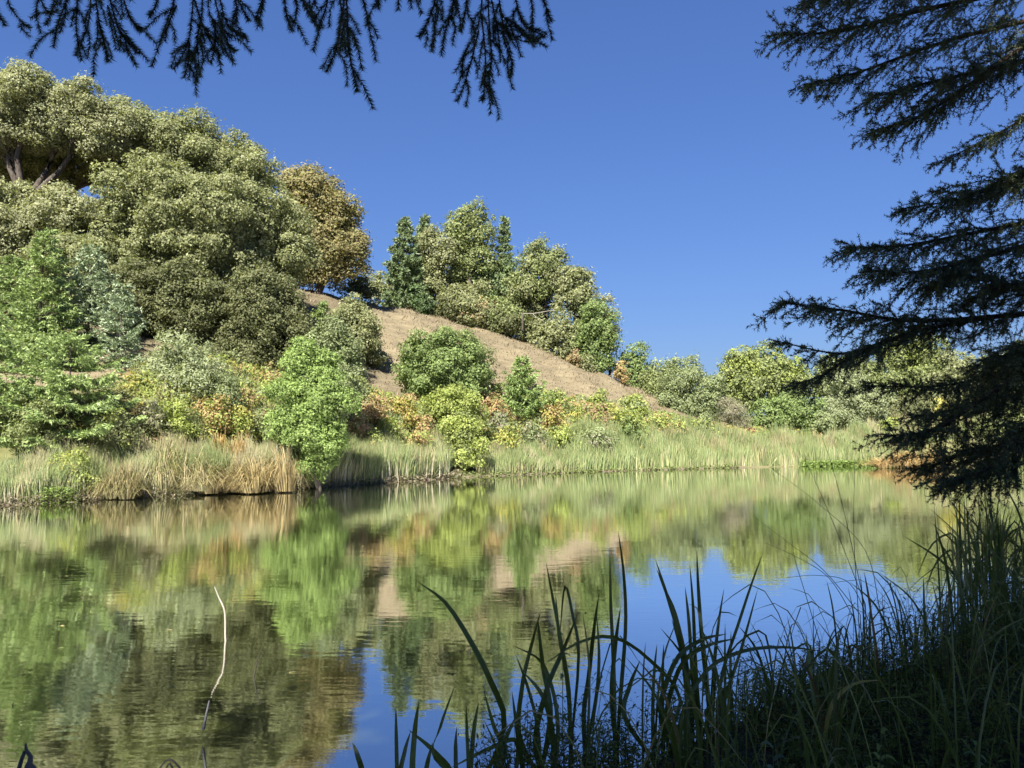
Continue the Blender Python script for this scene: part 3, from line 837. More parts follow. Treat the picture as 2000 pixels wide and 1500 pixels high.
# --- brush on the lower slope (px from, px to, top, foot)
BR = 'brush along the lower slope'
brush = [
 ('yellow green shrub under the silvery willow', 310, 385, 775, 862, LIME, None),
 ('orange brown shrub between the willow and the bright green tree', 385, 455, 768, 850, ORANGE, (LIME, 0.25)),
 ('lime shrub at the edge of the tan reeds', 425, 500, 790, 862, LIME, (YELLOW, 0.25)),
 ('dull green shrub beside the trunk of the dark oak', 455, 530, 808, 868, OAK, None),
 ('pale yellow shrub next to the bright green tree', 490, 560, 815, 880, LIME, (GREYTWIG, 0.3)),
 ('rust brown shrub in the shade of the bright green tree', 665, 725, 800, 868, RUST, (OAK, 0.4)),
 ('grey green shrub above the rust brown one', 672, 728, 735, 800, GREYGREEN, None),
 ('reddish shrub at the top of the autumn brush', 700, 760, 765, 830, RUST, (ORANGE, 0.5)),
 ('golden shrub in the middle of the autumn brush', 762, 825, 768, 838, YELLOW, (ORANGE, 0.3)),
 ('lime shrub below the golden one', 728, 792, 815, 872, LIME, None),
 ('orange shrub touching the lime leafy bush', 800, 852, 805, 868, ORANGE, (RUST, 0.3)),
 ('yellow green shrub low behind the green reeds', 690, 760, 845, 892, LIME, (ORANGE, 0.2)),
 ('mixed orange and green shrub low behind the reeds', 765, 850, 842, 892, LIME, (ORANGE, 0.45)),
 ('rust orange shrub right of the lime leafy bush', 932, 990, 770, 826, RUST, (ORANGE, 0.4)),
 ('pale grey shrub below the rust orange one', 938, 1000, 800, 858, GREYTWIG, (GREYGREEN, 0.5)),
 ('yellow shrub beside the foot of the small pine', 955, 1022, 835, 885, LIME, (YELLOW, 0.4)),
 ('light green shrub behind the small pine', 950, 985, 745, 790, LIME, None),
 ('orange yellow shrub under the small pine', 1048, 1108, 785, 842, ORANGE, (YELLOW, 0.5)),
 ('lime shrub uphill of the orange yellow one', 1058, 1110, 758, 805, LIME, None),
 ('grey brown shrub in the thick of the brush', 1000, 1066, 820, 872, GREYGREEN, (GREYTWIG, 0.4)),
 ('bright lime shrub in the thick of the brush', 1060, 1130, 832, 886, LIME, None),
 ('red orange shrub at the grass edge', 1135, 1190, 790, 835, RUST, (LIME, 0.3)),
 ('lime shrub standing out on the bare grass', 1150, 1192, 762, 805, LIME, (GREYGREEN, 0.3)),
 ('yellow green shrub on the last of the grass', 1205, 1270, 770, 812, LIME, (GREYGREEN, 0.3)),
 ('wide lime shrub below the grass point', 1190, 1262, 795, 848, LIME, (YELLOW, 0.2)),
 ('upright fresh green shrub in the lime brush', 1208, 1248, 800, 868, MIDGREEN, None),
 ('dusty grey shrub low behind the tall green reeds', 1120, 1200, 838, 884, GREYGREEN, (GREYTWIG, 0.3)),
 ('yellow shrub where the brush meets the willow', 1262, 1318, 805, 852, LIME, (ORANGE, 0.25)),
 ('reddish brown shrub at the end of the brush', 1290, 1345, 820, 868, RUST, (LIME, 0.5)),
 ('grey green shrub under the far willow', 1335, 1400, 815, 862, GREYGREEN, (LIME, 0.3)),
 ('pink grey shrub beside the leafless one', 1345, 1385, 822, 858, GREYTWIG, (RUST, 0.3)),
 ('yellow green bramble on the mud beside the brown tussock', 95, 190, 870, 965, LIME, (YELLOW, 0.25)),
 ('dark green shrub under the layered fir', 170, 270, 800, 900, OAK_DARK_SHADE, (LIME, 0.15)),
 ('dry brown shrub right of the layered fir', 262, 325, 770, 862, GREYTWIG, (OAK, 0.5)),
]
for i, (lab, x0, x1, y0, y1, pal, acc) in enumerate(brush):
    shrub('brush_shrub', lab, 'shrub', x0, x1, y0, y1, pal, group=BR, n=6, accents=acc or (OAK_GREEN, 0.25), dens=0.62, stems=5)

# ------------------------------------------------------------------ reeds, grass and undergrowth
def blades(mb, B, H, lean, W, c_low, c_top):
    """bent blades: two sections and a tip; B (n,3) feet, H heights, lean (n,3) horizontal tip offset"""
    n = len(B)
    ang = rng.uniform(-0.9, 0.9, n)
    s = np.stack([np.cos(ang), np.sin(ang), np.zeros(n)], -1) * (W * 0.5)[:, None]
    up = np.array([0, 0, 1.0])
    m = B + up * (H * 0.55)[:, None] + lean * 0.3
    t = B + up * H[:, None] + lean
    v = np.stack([B - s, B + s, m - s * 0.85, m + s * 0.85, t], 1)
    k = np.arange(n)[:, None] * 5
    f = np.stack([k + [0, 1, 3], k + [0, 3, 2], k + [2, 3, 4]], 1)
    c = np.stack([c_low, c_low * 0.5 + c_top * 0.5, c_top], 1)
    mb.add(v.reshape(-1, 3), f.reshape(-1, 3), c.reshape(-1, 3))

R_TAN = np.array([(0.281, 0.244, 0.141), (0.244, 0.222, 0.118), (0.318, 0.285, 0.185), (0.215, 0.229, 0.104)])
R_GREEN = np.array([(0.148, 0.196, 0.074), (0.185, 0.215, 0.085), (0.118, 0.163, 0.063), (0.229, 0.244, 0.111)])
R_ORANGE = np.array([(0.244, 0.181, 0.096), (0.229, 0.196, 0.096), (0.207, 0.204, 0.089)])
R_PALE = np.array([(0.370, 0.333, 0.259), (0.311, 0.274, 0.200)])

def shore_strip(x0, x1, n, d0, d1):
    """random points on the far bank, d0..d1 metres behind the waterline, seen between px x0 and x1"""
    pts = []
    far_line = smooth_path([(-40, 15), (-30, 17.5), (-22, 20.4), *SHORE[:10], (35, 66), (45, 70)], 900)
    out = np.zeros((0, 2))
    tg = unit(np.gradient(far_line, axis=0)); nr = np.stack([-tg[:, 1], tg[:, 0]], -1)
    while len(out) < n:
        i = rng.integers(0, 900, n * 4)
        d = d0 + (d1 - d0) * rng.random(n * 4)
        q = far_line[i] + nr[i] * d[:, None] + rng.normal(0, 0.1, (n * 4, 2))
        px = 1000 + F * q[:, 0] / q[:, 1]
        sel = (px > x0) & (px < x1) & (shore_sd(q[:, 0], q[:, 1]) > -0.25)
        out = np.vstack([out, q[sel]])
    q = out[:n]
    return np.column_stack([q, np.maximum(ground_z(q[:, 0], q[:, 1]), -0.05)])

def reeds(label, x0, x1, n, d0, d1, h0, h1, low, top, leanx=0.25, w=None, side=0.0, name='reeds'):
    n = int(n * 1.12)
    B = shore_strip(x0, x1, n, d0, d1)
    x, y = B[:, 0], B[:, 1]
    clump = np.sin(x * 2.3 + 1.7 * np.sin(y * 1.9)) * np.sin(y * 2.7 + 1.1 * np.sin(x * 1.3))
    B = B[(clump + rng.normal(0, 0.35, n)) > -0.75]; n = len(B); x, y = B[:, 0], B[:, 1]
    pat = 0.84 + 0.17 * np.sin(x * 1.1 + 1.9 * np.sin(y * 0.7)) + 0.12 * np.sin(x * 3.7 + 2.1 * np.sin(y * 2.3))
    H = h0 + (h1 - h0) * rng.beta(2.2, 2.0, n)
    H = H * pat
    W = (w or 0.0009) * y * rng.uniform(0.55, 1.3, n)
    gust = np.column_stack([np.sin(x * 1.6 + np.sin(y * 2.2) * 2), np.cos(x * 1.2 + y), np.zeros(n)]) * 0.13
    lean = (rng.normal(0, leanx, (n, 3)) * [1, 0.8, 0] + gust) * H[:, None]
    fallen = rng.random(n) < 0.07
    lean[fallen] *= 3.2; H[fallen] *= 0.55
    lean[:, 0] += side * H
    # colour drifts from patch to patch
    def patch(pal):
        pal = np.asarray(pal); k = len(pal)
        u = (0.5 + 0.5 * np.sin(x * 0.9 + 2.3 * np.sin(y * 0.5 + x * 0.35))) * k + rng.normal(0, 1.6, n)
        return pal[np.floor(u).astype(int) % k] * (1 + rng.normal(0, 0.15, (n, 1))).clip(0.6, 1.5)
    m = MB()
    blades(m, B, H, lean, W, patch(low), patch(top))
    o = m.build(name, M_REED)
    tag(o, label, 'reeds', kind='stuff')
    return o

reeds('tan and green reeds on the mud bank at the picture edge', -260, 235, 9000, 0.25, 2.8, 0.6, 1.5, np.vstack([R_PALE, R_TAN, R_GREEN]), np.vstack([R_GREEN, R_TAN, R_GREEN]), 0.16)
reeds('tall straw coloured reeds before the bright green tree', 225, 640, 15000, 0.15, 2.6, 0.7, 1.9, np.vstack([R_PALE, R_TAN, R_GREEN]), np.vstack([R_TAN, R_GREEN, R_GREEN, R_TAN]), 0.14, side=-0.06)
reeds('green and tan reeds between bright tree and lime tree', 600, 880, 13000, 0.1, 2.8, 0.8, 1.9, np.vstack([R_PALE, R_GREEN, R_GREEN]), np.vstack([R_GREEN, R_GREEN, R_TAN]), 0.1)
reeds('low yellow green reeds right of the lime tree', 930, 1170, 8000, 0.1, 2.6, 0.6, 1.4, np.vstack([R_TAN, R_GREEN]), np.vstack([R_GREEN, R_TAN, R_GREEN]), 0.12)
reeds('lush green reeds at the turn of the shore', 1110, 1380, 9500, 0.0, 3.4, 0.9, 2.1, R_GREEN, R_GREEN, 0.13)
reeds('long bed of green reeds with rusty tops along the far shore', 1270, 1760, 15500, 0.0, 4.6, 1.1, 2.3, np.vstack([R_GREEN, R_GREEN, R_TAN]), np.vstack([R_GREEN, R_TAN, R_ORANGE[1:], R_GREEN]), 0.08)
reeds('reeds behind the drooping fir boughs', 1740, 2150, 8000, 0.0, 5.0, 1.4, 2.5, R_GREEN, np.vstack([R_ORANGE, R_TAN, R_GREEN]), 0.08)

reeds('loose yellow grass and stems running up through the brush', 300, 1340, 9000, 2.6, 8.5, 0.3, 0.95, np.vstack([R_TAN, R_GREEN]), np.vstack([R_GREEN, R_TAN, R_GREEN]), 0.22, name='tall_grass')

def bank_reeds():
    n = 9000
    line = smooth_path([(35, 58), (31, 47), (24.5, 36), (20.5, 30)], 300)
    q = line[rng.integers(0, 300, n)] + np.column_stack([rng.uniform(0.0, 4.0, n), rng.normal(0, 0.3, n)])
    B = np.column_stack([q, np.maximum(ground_z(q[:, 0], q[:, 1]), -0.05)])
    H = rng.uniform(1.2, 2.3, n)
    m = MB()
    blades(m, B, H, rng.normal(0, 0.1, (n, 3)) * H[:, None] * [1, 1, 0], 0.0011 * B[:, 1] * rng.uniform(0.6, 1.3, n), pick(R_GREEN, n), pick(np.vstack([R_GREEN, R_TAN]), n))
    tag(m.build('reeds', M_REED), 'pale green reeds on the side bank at the picture edge', 'reeds', kind='stuff')
bank_reeds()

# low bright water plants at the foot of the reeds
def low_plants(label, x0, x1, n, d0, d1, h, pal, name='water_plants'):
    B = shore_strip(x0, x1, n, d0, d1)
    B[:, 2] = np.maximum(B[:, 2], 0.0) + rng.random(n) ** 1.5 * h
    m = MB(); l = 0.0035 * B[:, 1]
    leaf_tris(m, B, unit(rand_unit(n) * 0.6 + [0, 0, 1]), l * rng.uniform(0.7, 1.3, n), l * 0.7, pick(pal, n))
    tag(m.build(name, M_LEAF), label, 'water plants', kind='stuff')
low_plants('bright green water plants at the foot of the far reeds', 1560, 1760, 5000, -1.2, 0.5, 0.45, BRIGHT)
low_plants('bright green leafy plants on the mud at the picture edge', 85, 165, 2600, -0.1, 1.3, 0.5, BRIGHT)
low_plants('thin green fringe floating along the waterline', 880, 1440, 2400, -0.3, 0.5, 0.22, OAK_GREEN)
low_plants('litter of fallen pale reed stems along the waterline', -200, 900, 9000, -0.15, 0.6, 0.28, [(0.27, 0.24, 0.18), (0.18, 0.16, 0.11)], name='reed_litter')

# low mixed brush that nobody could count, between reeds and grass
def ground_brush():
    m = MB()
    n = 2200
    far_line = smooth_path([(-30, 17.5), (-22, 20.4), *SHORE[:10]], 900)
    tg = unit(np.gradient(far_line, axis=0)); nr = np.stack([-tg[:, 1], tg[:, 0]], -1)
    i = rng.integers(120, 900, n)
    q = far_line[i] + nr[i] * rng.uniform(1.8, 9.5, (n, 1))
    keep = (q[:, 0] > -17)
    pals = [LIME, LIME, ORANGE, LIME, GREYGREEN, RUST, OAK_GREEN, LIME, YELLOW]
    z = ground_z(q[:, 0], q[:, 1])
    for (x, y), zz, k in zip(q, z, keep):
        if not k: continue
        r = rng.uniform(0.25, 0.75); c = int(170 * r)
        d = rand_unit(c); d[:, 2] = np.abs(d[:, 2])
        pp = np.array([x, y, zz]) + d * r * rng.uniform(0.5, 1.1, (c, 1)) * [1.1, 1.1, 0.9]
        l = 0.0036 * y
        leaf_tris(m, pp, unit(d + rand_unit(c) * 0.8), l * rng.uniform(0.7, 1.4, c), l * 0.7, pick(pals[rng.integers(len(pals))], c))
    tag(m.build('undergrowth', M_LEAF), 'low tangled autumn brush between reeds and grass slope', 'undergrowth', kind='stuff')
ground_brush()

def dry_grass():
    n = 34000
    x = rng.uniform(-26, 20, n); y = rng.uniform(30, 92, n)
    s = (shore_sd(x, y) > 6)
    x, y = x[s], y[s]; n = len(x)
    B = np.column_stack([x, y, ground_z(x, y) - 0.03])
    m = MB()
    H = rng.uniform(0.06, 0.2, n) * (1 + 1.2 * (np.sin(x * 0.9 + 2 * np.sin(y * 0.5)) * np.sin(y * 1.1 + x * 0.3)).clip(0, 1))
    c = pick([(0.175, 0.142, 0.088), (0.148, 0.118, 0.074), (0.12, 0.094, 0.06), (0.21, 0.175, 0.112)], n, 0.1)
    blades(m, B, H, rng.normal(0, 0.4, (n, 3)) * H[:, None] * [1, 1, 0] + [0.05, 0, 0], 0.0009 * y, c, c * 1.05)
    tag(m.build('dry_grass', M_REED), 'sparse dry golden grass on the hillside', 'grass', kind='stuff')
dry_grass()

# tussocks: drooping mounds of sedge at the water, each a thing
def tussock(label, px, py, w_px, h_px, pal, n=2600, side=0.0):
    n = int(n * 0.65)
    c = hit(px, py); D = c[1]; r = w_px * D / F / 2; h = h_px * D / F
    c[2] = max(float(ground_z(c[0], c[1])), 0.0)
    mbk = MB()
    a = rng.uniform(0, 6.283, n); t = rng.random(n) ** 0.7
    out = np.stack([np.cos(a), np.sin(a), np.zeros(n)], -1)
    cc = rng.normal(0, 1, (9, 2)) * [r * 0.5, r * 0.25]; kk = rng.integers(0, 9, n); hv = rng.uniform(0.55, 1.1, 9)[kk]
    B = c + out * (r * 0.25 * rng.random(n))[:, None] + np.column_stack([cc[kk], np.zeros(n)])
    S = 5
    s = np.linspace(0, 1, S)
    reach = r * (0.15 + 0.6 * t) * rng.uniform(0.5, 1.2, n); top = h * (1.05 - 0.35 * t) * rng.uniform(0.6, 1.15, n) * hv
    pts = B[:, None] + out[:, None] * (reach[:, None] * s ** 1.4)[:, :, None] + np.array([side, 0, 0]) * (s ** 1.5 * h)[None, :, None]
    zz = top[:, None] * (np.sin(s * 1.57)[None] - (t[:, None] * 0.95) * s[None] ** 3)
    pts[:, :, 2] = c[2] + np.maximum(zz, 0.02 + rng.random((n, 1)) ** 2 * h * 0.4 * s[None])
    wdt = 0.0011 * D * rng.uniform(0.6, 1.2, n)
    sd = np.stack([-out[:, 1], out[:, 0], np.zeros(n)], -1) * wdt[:, None] * 0.5
    taper = np.array([1, 1, 0.9, 0.6, 0.12])
    v = np.stack([pts - sd[:, None] * taper[None, :, None], pts + sd[:, None] * taper[None, :, None]], 2).reshape(n, -1, 3)
    k = np.arange(n)[:, None] * (2 * S)
    f = []
    for j in range(S - 1):
        f += [k + [2 * j, 2 * j + 1, 2 * j + 3], k + [2 * j, 2 * j + 3, 2 * j + 2]]
    f = np.stack(f, 1)
    cols = np.repeat(pick(pal, n)[:, None], 2 * (S - 1), 1)
    mbk.add(v.reshape(-1, 3), f.reshape(-1, 3), cols.reshape(-1, 3))
    o = mbk.build('sedge_tussock', M_REED, origin=c)
    tag(o, label, 'tussock', 'sedge tussocks along the waterline')
BROWNSEDGE = [(0.22, 0.185, 0.09), (0.18, 0.155, 0.075), (0.26, 0.215, 0.11), (0.17, 0.165, 0.075)]
tussock('olive brown drooping tussock beside the bright green leafy plants', 218, 975, 140, 82, BROWNSEDGE, 3200)
tussock('orange brown drooping tussock at the bulge of the shore', 458, 962, 170, 92, [(0.27, 0.205, 0.095), (0.22, 0.18, 0.08), (0.30, 0.24, 0.12)], 3400, side=-0.2)
tussock('straw coloured drooping tussock between the two brown ones', 345, 960, 150, 110, [(0.32, 0.275, 0.165), (0.28, 0.24, 0.13), (0.24, 0.24, 0.11)], 2800, side=0.15)
tussock('pale grey collapsed tussock beside the orange brown one', 520, 950, 70, 70, [(0.40, 0.37, 0.29), (0.32, 0.29, 0.21)], 1400)
tussock('rusty tussock leaning over the water past the far reeds', 1790, 914, 110, 42, [(0.38, 0.26, 0.12), (0.32, 0.24, 0.11)], 2600, side=-0.5)
tussock('brown tussock behind the orange brown one at the reed edge', 455, 935, 80, 95, [(0.34, 0.23, 0.09), (0.28, 0.20, 0.08)], 1800)

# sunlit weedy bank at the right edge
def side_bank():
    m = MB(); n = 4500
    c = np.array([15.2, 20.2])
    q = c + rng.normal(0, 1.0, (n, 2)) * [1.0, 1.4]
    s = shore_sd(q[:, 0], q[:, 1]) > -0.1; q = q[s]; n = len(q)
    z = ground_z(q[:, 0], q[:, 1]) + rng.random(n) ** 1.4 * 0.75
    leaf_tris(m, np.column_stack([q, z]), unit(rand_unit(n) + [0, 0, 0.4]), 0.07 * rng.uniform(0.6, 1.4, n), 0.045, pick(np.vstack([OAK_PALE, GREYGREEN, GREYTWIG]), n))
    tag(m.build('weeds', M_LEAF), 'sunlit straggly weeds on the side bank at the picture edge', 'weeds', kind='stuff')
side_bank()

# ------------------------------------------------------------------ bleached bough in the grove
o = empty('fallen_bough', P(1068, 622, 78.0), 'bleached white dead bough lying in the grove', 'bough')
mbx = MB(); tube(mbx, smooth_path([P(1018, 612, 77.6), P(1045, 612, 77.6), P(1080, 606, 77.8), P(1098, 610, 78)], 8), np.linspace(0.034, 0.016, 8), 6); mbx.build('stem', M_PALEWOOD, o, smooth=True)
mbx = MB(); tube(mbx, smooth_path([P(1040, 612, 77.6), P(1048, 620, 77.4), P(1062, 626, 77.3)], 5), np.linspace(0.03, 0.015, 5), 5); mbx.build('side_twig', M_PALEWOOD, o, smooth=True)
mbx = MB(); tube(mbx, smooth_path([P(1020, 645, 77.6), P(1021, 630, 77.6), P(1020, 612, 77.6)], 5), np.linspace(0.11, 0.09, 5), 6); mbx.build('stump', M_BARK, o, smooth=True)

# ------------------------------------------------------------------ sticks in the water
def stick(name, label, pts, radii, mat, twigs=(), cat='stick'):
    p = smooth_path(pts, 14)
    o = empty(name, p[-1], label, cat)
    m = MB(); tube(m, p, np.interp(np.linspace(0, 1, 14), np.linspace(0, 1, len(radii)), radii), 7); m.build('stem', mat, o, smooth=True)
    for t, r in twigs:
        m = MB(); tube(m, smooth_path(t, 6), np.linspace(r, r * 0.4, 6), 5); m.build('twig', M_DARKWOOD, o, smooth=True)
    return o
ds = 7.9
stick('bleached_stick', 'bent bleached white stick standing out of the sunlit water', [P(419, 1146, ds), P(428, 1168, ds), P(438, 1190, ds), P(440, 1215, ds), P(440, 1240, ds), P(441, 1256, ds)],
      [0.004, 0.0075, 0.009, 0.0085, 0.0095, 0.009], M_PALEWOOD, [([P(441, 1236, ds), P(446, 1247, ds), P(452, 1256, ds)], 0.005)])
ds = 6.72
stick('dark_twig', 'thin dark twig poking out of the water near the bleached stick', [P(512, 1268, ds), P(503, 1288, ds), P(498, 1312, ds), P(495, 1322, ds)], [0.003, 0.005, 0.006], M_DARKWOOD,
      [([P(500, 1300, ds), P(506, 1290, ds), P(508, 1282, ds)], 0.003)])
ds = 5.35
stick('grey_stick', 'short stick coloured shady blue grey in the water below the bleached one', [P(409, 1368, ds), P(403, 1395, ds), P(397, 1424, ds)], [0.006, 0.008, 0.011], M_GREY_SHADEWOOD)  # stick's shade is painted by its darkened wood colour
ds = 4.75
o = empty('driftwood', P(60, 1500, ds), 'forked weathered driftwood at the bottom corner of the water', 'driftwood')
for nm, pts, r in (('stem', [(50, 1452), (52, 1466), (60, 1478), (58, 1492), (66, 1510)], (0.006, 0.02)), ('fork', [(48, 1468), (42, 1484), (36, 1506)], (0.010, 0.013)), ('knot', [(52, 1494), (62, 1498), (72, 1506)], (0.02, 0.012))):
    m = MB(); p = smooth_path([P(a, b, ds) for a, b in pts], 9); tube(m, p, np.linspace(r[0], r[1], 9), 7); m.build(nm, M_GREY_SHADEWOOD, o, smooth=True)
o = empty('driftwood', P(330, 1500, ds), 'small arched dark twig breaking the water at the bottom', 'driftwood')
for nm, pts in (('stem', [(308, 1506), (322, 1488), (331, 1483), (342, 1490), (356, 1506)]), ('twig', [(322, 1506), (330, 1492), (337, 1500)])):
    m = MB(); p = smooth_path([P(a, b, ds) for a, b in pts], 9); tube(m, p, 0.006, 6); m.build(nm, M_DARKWOOD, o, smooth=True)
ds = 6.0
stick('dark_twig', 'faint dark twig slanting out of the water by the picture edge', [P(26, 1372, ds), P(20, 1395, ds), P(2, 1420, ds)], [0.003, 0.005], M_DARKWOOD)

def floating_leaves():
    m = MB(); n = 70
    y = rng.uniform(5.5, 34, n); x = y * rng.uniform(-0.62, 0.2, n)
    k = shore_sd(x, y) < -0.8; x, y = x[k], y[k]; n = len(x)
    leaf_tris(m, np.column_stack([x, y, np.full(n, 0.006)]), unit(rng.normal(0, 0.08, (n, 3)) + [0, 0, 1]), 0.05 * rng.uniform(0.6, 1.5, n), 0.03, pick([(0.30, 0.26, 0.14), (0.22, 0.2, 0.1), (0.2, 0.24, 0.1)], n))
    tag(m.build('floating_leaves', M_LEAF), 'few small fallen leaves floating scattered on the pond', 'leaves', kind='stuff')
floating_leaves()

# ------------------------------------------------------------------ firs close to the camera
def twig_needles(nd, p, ln, wd, step, pal, spread=0.85):
    """needles all round a twig path"""
    seg = np.linalg.norm(np.diff(p, axis=0), axis=1); L = seg.sum()
    n = max(6, int(L / step))
    u = rng.random(n) * (len(p) - 1); j = u.astype(int).clip(0, len(p) - 2); fr = (u - j)[:, None]
    q = p[j] * (1 - fr) + p[j + 1] * fr
    t = unit(p[j + 1] - p[j])
    d = unit(t * 0.62 + unit(np.cross(t, rand_unit(n))) * spread)
    needle_tris(nd, q, d, ln * rng.uniform(0.7, 1.15, n), wd, pick(pal, n))

def fir_bough(parent, pts, r0, ln, wd, step, pal, sec=26, sec_len=0.6, ter=7, droop=0.35, r1=0.005, start=0.1):
    """one bough: wood with its side twigs, and the needles on it"""
    n = 24
    p = smooth_path(pts, n)
    wood, nd = MB(), MB()
    tube(wood, p, np.linspace(r0, r1, n), 6)
    L = np.linalg.norm(np.diff(p, axis=0), axis=1).sum()
    twig_needles(nd, p[int(n * 0.75):], ln, wd, step, pal)
    for k in range(sec):
        u = start + (1 - start) * (k + rng.random()) / sec
        i = min(int(u * (n - 1)), n - 2)
        t = unit(p[i + 1] - p[i])
        side = unit(np.cross(t, [0, 0, 1.0])) * (1 if k % 2 else -1)
        sl = sec_len * (1.05 - 0.72 * u) * rng.uniform(0.55, 1.2)
        d = unit(t * rng.uniform(0.5, 1.1) + side * rng.uniform(0.25, 0.95) + np.array([0, 0, rng.normal(0.0, 0.3)]))
        s = np.linspace(0, 1, 7)[:, None]
        q = p[i] + d * sl * s + np.array([0, 0, -droop * sl]) * s ** 2
        tube(wood, q[::2], np.linspace(0.006, 0.002, 4), 3)
        twig_needles(nd, q[1:], ln, wd, step, pal)
        for _ in range(ter):
            v = rng.uniform(0.15, 1.0); a = q[min(int(v * 6), 5)]
            d2 = unit(d * 0.75 + rand_unit(1)[0] * 0.75 + np.array([0, 0, -droop * 0.55]))
            tl = sl * rng.uniform(0.2, 0.5) * (1.2 - 0.5 * v)
            qq = a + d2 * tl * np.linspace(0, 1, 4)[:, None] + np.array([0, 0, -droop * 0.4 * tl]) * np.linspace(0, 1, 4)[:, None] ** 2
            tube(wood, qq[::3], np.linspace(0.003, 0.0015, 2), 3)
            twig_needles(nd, qq, ln, wd, step, pal)
    b = wood.build('bough', M_TWIG, parent)
    nd.build('needles', M_NEEDLE, b)
    return b

def bulk_fir(parent, b, H, Rb, keep, pal, tr, **kw):
    m = MB(); s = np.linspace(0, 1, 10)
    tube(m, np.asarray(b) + np.stack([0.1 * np.sin(s * 4), 0.08 * np.sin(s * 5), s * H - 0.15 * (1 - s)], -1), np.linspace(tr, 0.02, 10), 10)
    m.build('trunk', M_BARK, parent, smooth=True)
    w, nd = conifer_parts(np.asarray(b, float), H, Rb, pal, keep=keep, **kw)
    w.build('branches', M_TWIG, parent); nd.build('crown', M_NEEDLE, parent)

# the fir on the side bank: its boughs hang into the picture from the right
fb = np.array([8.9, 9.6, float(ground_z(8.9, 9.6))])
fir = empty('fir_tree', fb, 'dark fir whose boughs reach in over the pond from the picture edge', 'tree')
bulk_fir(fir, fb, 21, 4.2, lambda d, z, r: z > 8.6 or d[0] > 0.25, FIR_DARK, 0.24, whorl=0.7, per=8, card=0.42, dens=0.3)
boughs = [
 # (pixel, pixel, distance) from the trunk outwards to the tip
 [(2300, -150, 9.6), (2050, -40, 9.4), (1800, 20, 9.2), (1640, 60, 9.1), (1508, 68, 9.0)],
 [(2300, -60, 9.6), (2080, 20, 9.8), (1850, 80, 9.8), (1680, 140, 9.7), (1570, 166, 9.5)],
 [(2300, -220, 9.6), (2000, -110, 8.8), (1750, -30, 8.6), (1560, 5, 8.5)],
 [(2300, 0, 9.6), (2060, 60, 9.2), (1900, 160, 9.0), (1800, 225, 9.0), (1690, 262, 8.9)],
 [(2320, 40, 9.6), (2120, 90, 8.8), (1950, 130, 8.5), (1800, 165, 8.4), (1690, 195, 8.4)],
 [(2300, 120, 9.6), (2080, 190, 10.2), (1950, 260, 10.2), (1830, 320, 10.0)],
 [(2320, 210, 9.6), (2100, 300, 8.8), (1980, 340, 8.7), (1890, 385, 8.6), (1745, 410, 8.6)],
 [(2320, 230, 9.6), (2100, 310, 10.1), (1950, 370, 10.2), (1815, 375, 10.2)],
 [(2320, 380, 9.6), (2080, 420, 9.1), (1900, 455, 9.0), (1760, 480, 8.9), (1645, 482, 8.8)],
 [(2320, 420, 9.6), (2080, 460, 8.4), (1930, 500, 8.2), (1800, 530, 8.1), (1690, 530, 8.1)],
 [(2320, 560, 9.6), (2100, 600, 9.0), (1900, 622, 8.8), (1760, 625, 8.7), (1640, 605, 8.6), (1508, 590, 8.5)],
 [(1935, 620, 8.8), (1820, 640, 8.6), (1740, 662, 8.5), (1640, 690, 8.4), (1500, 662, 8.3)],
 [(1740, 660, 8.5), (1660, 700, 8.4), (1600, 735, 8.4), (1545, 752, 8.35)],
 [(2320, 520, 9.6), (2120, 560, 8.4), (2000, 560, 8.2), (1890, 540, 8.1), (1825, 555, 8.0)],
 [(2320, 640, 9.6), (2100, 690, 9.3), (1960, 730, 9.2), (1820, 755, 9.1), (1682, 752, 9.0)],
 [(2320, 610, 9.6), (2100, 680, 8.6), (1990, 735, 8.4), (1890, 800, 8.3), (1820, 842, 8.2), (1725, 852, 8.1)],
 [(2320, 660, 9.6), (2120, 720, 10.0), (1980, 770, 10.0), (1860, 800, 9.9), (1780, 815, 9.8)],
 [(2320, 720, 9.6), (2100, 800, 8.8), (1980, 860, 8.6), (1890, 885, 8.5), (1795, 918, 8.4)],
 [(2320, 760, 9.6), (2100, 790, 8.0), (2000, 850, 7.8), (1930, 915, 7.7), (1845, 945, 7.6)],
 [(2320, 480, 9.6), (2100, 520, 10.0), (1980, 560, 10.0), (1870, 590, 10.0)],
 [(2320, 600, 9.6), (2120, 640, 7.9), (2020, 680, 7.7), (1930, 700, 7.6)],
]
for k, b in enumerate(boughs):
    pts = [P(*q) for q in b]
    L = sum(np.linalg.norm(np.subtract(pts[i + 1], pts[i])) for i in range(len(pts) - 1))
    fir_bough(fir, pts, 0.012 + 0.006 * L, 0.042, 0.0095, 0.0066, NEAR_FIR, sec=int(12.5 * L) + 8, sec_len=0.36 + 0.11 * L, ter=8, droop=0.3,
              start=0.25 if b[0][0] > 2100 else 0.02)

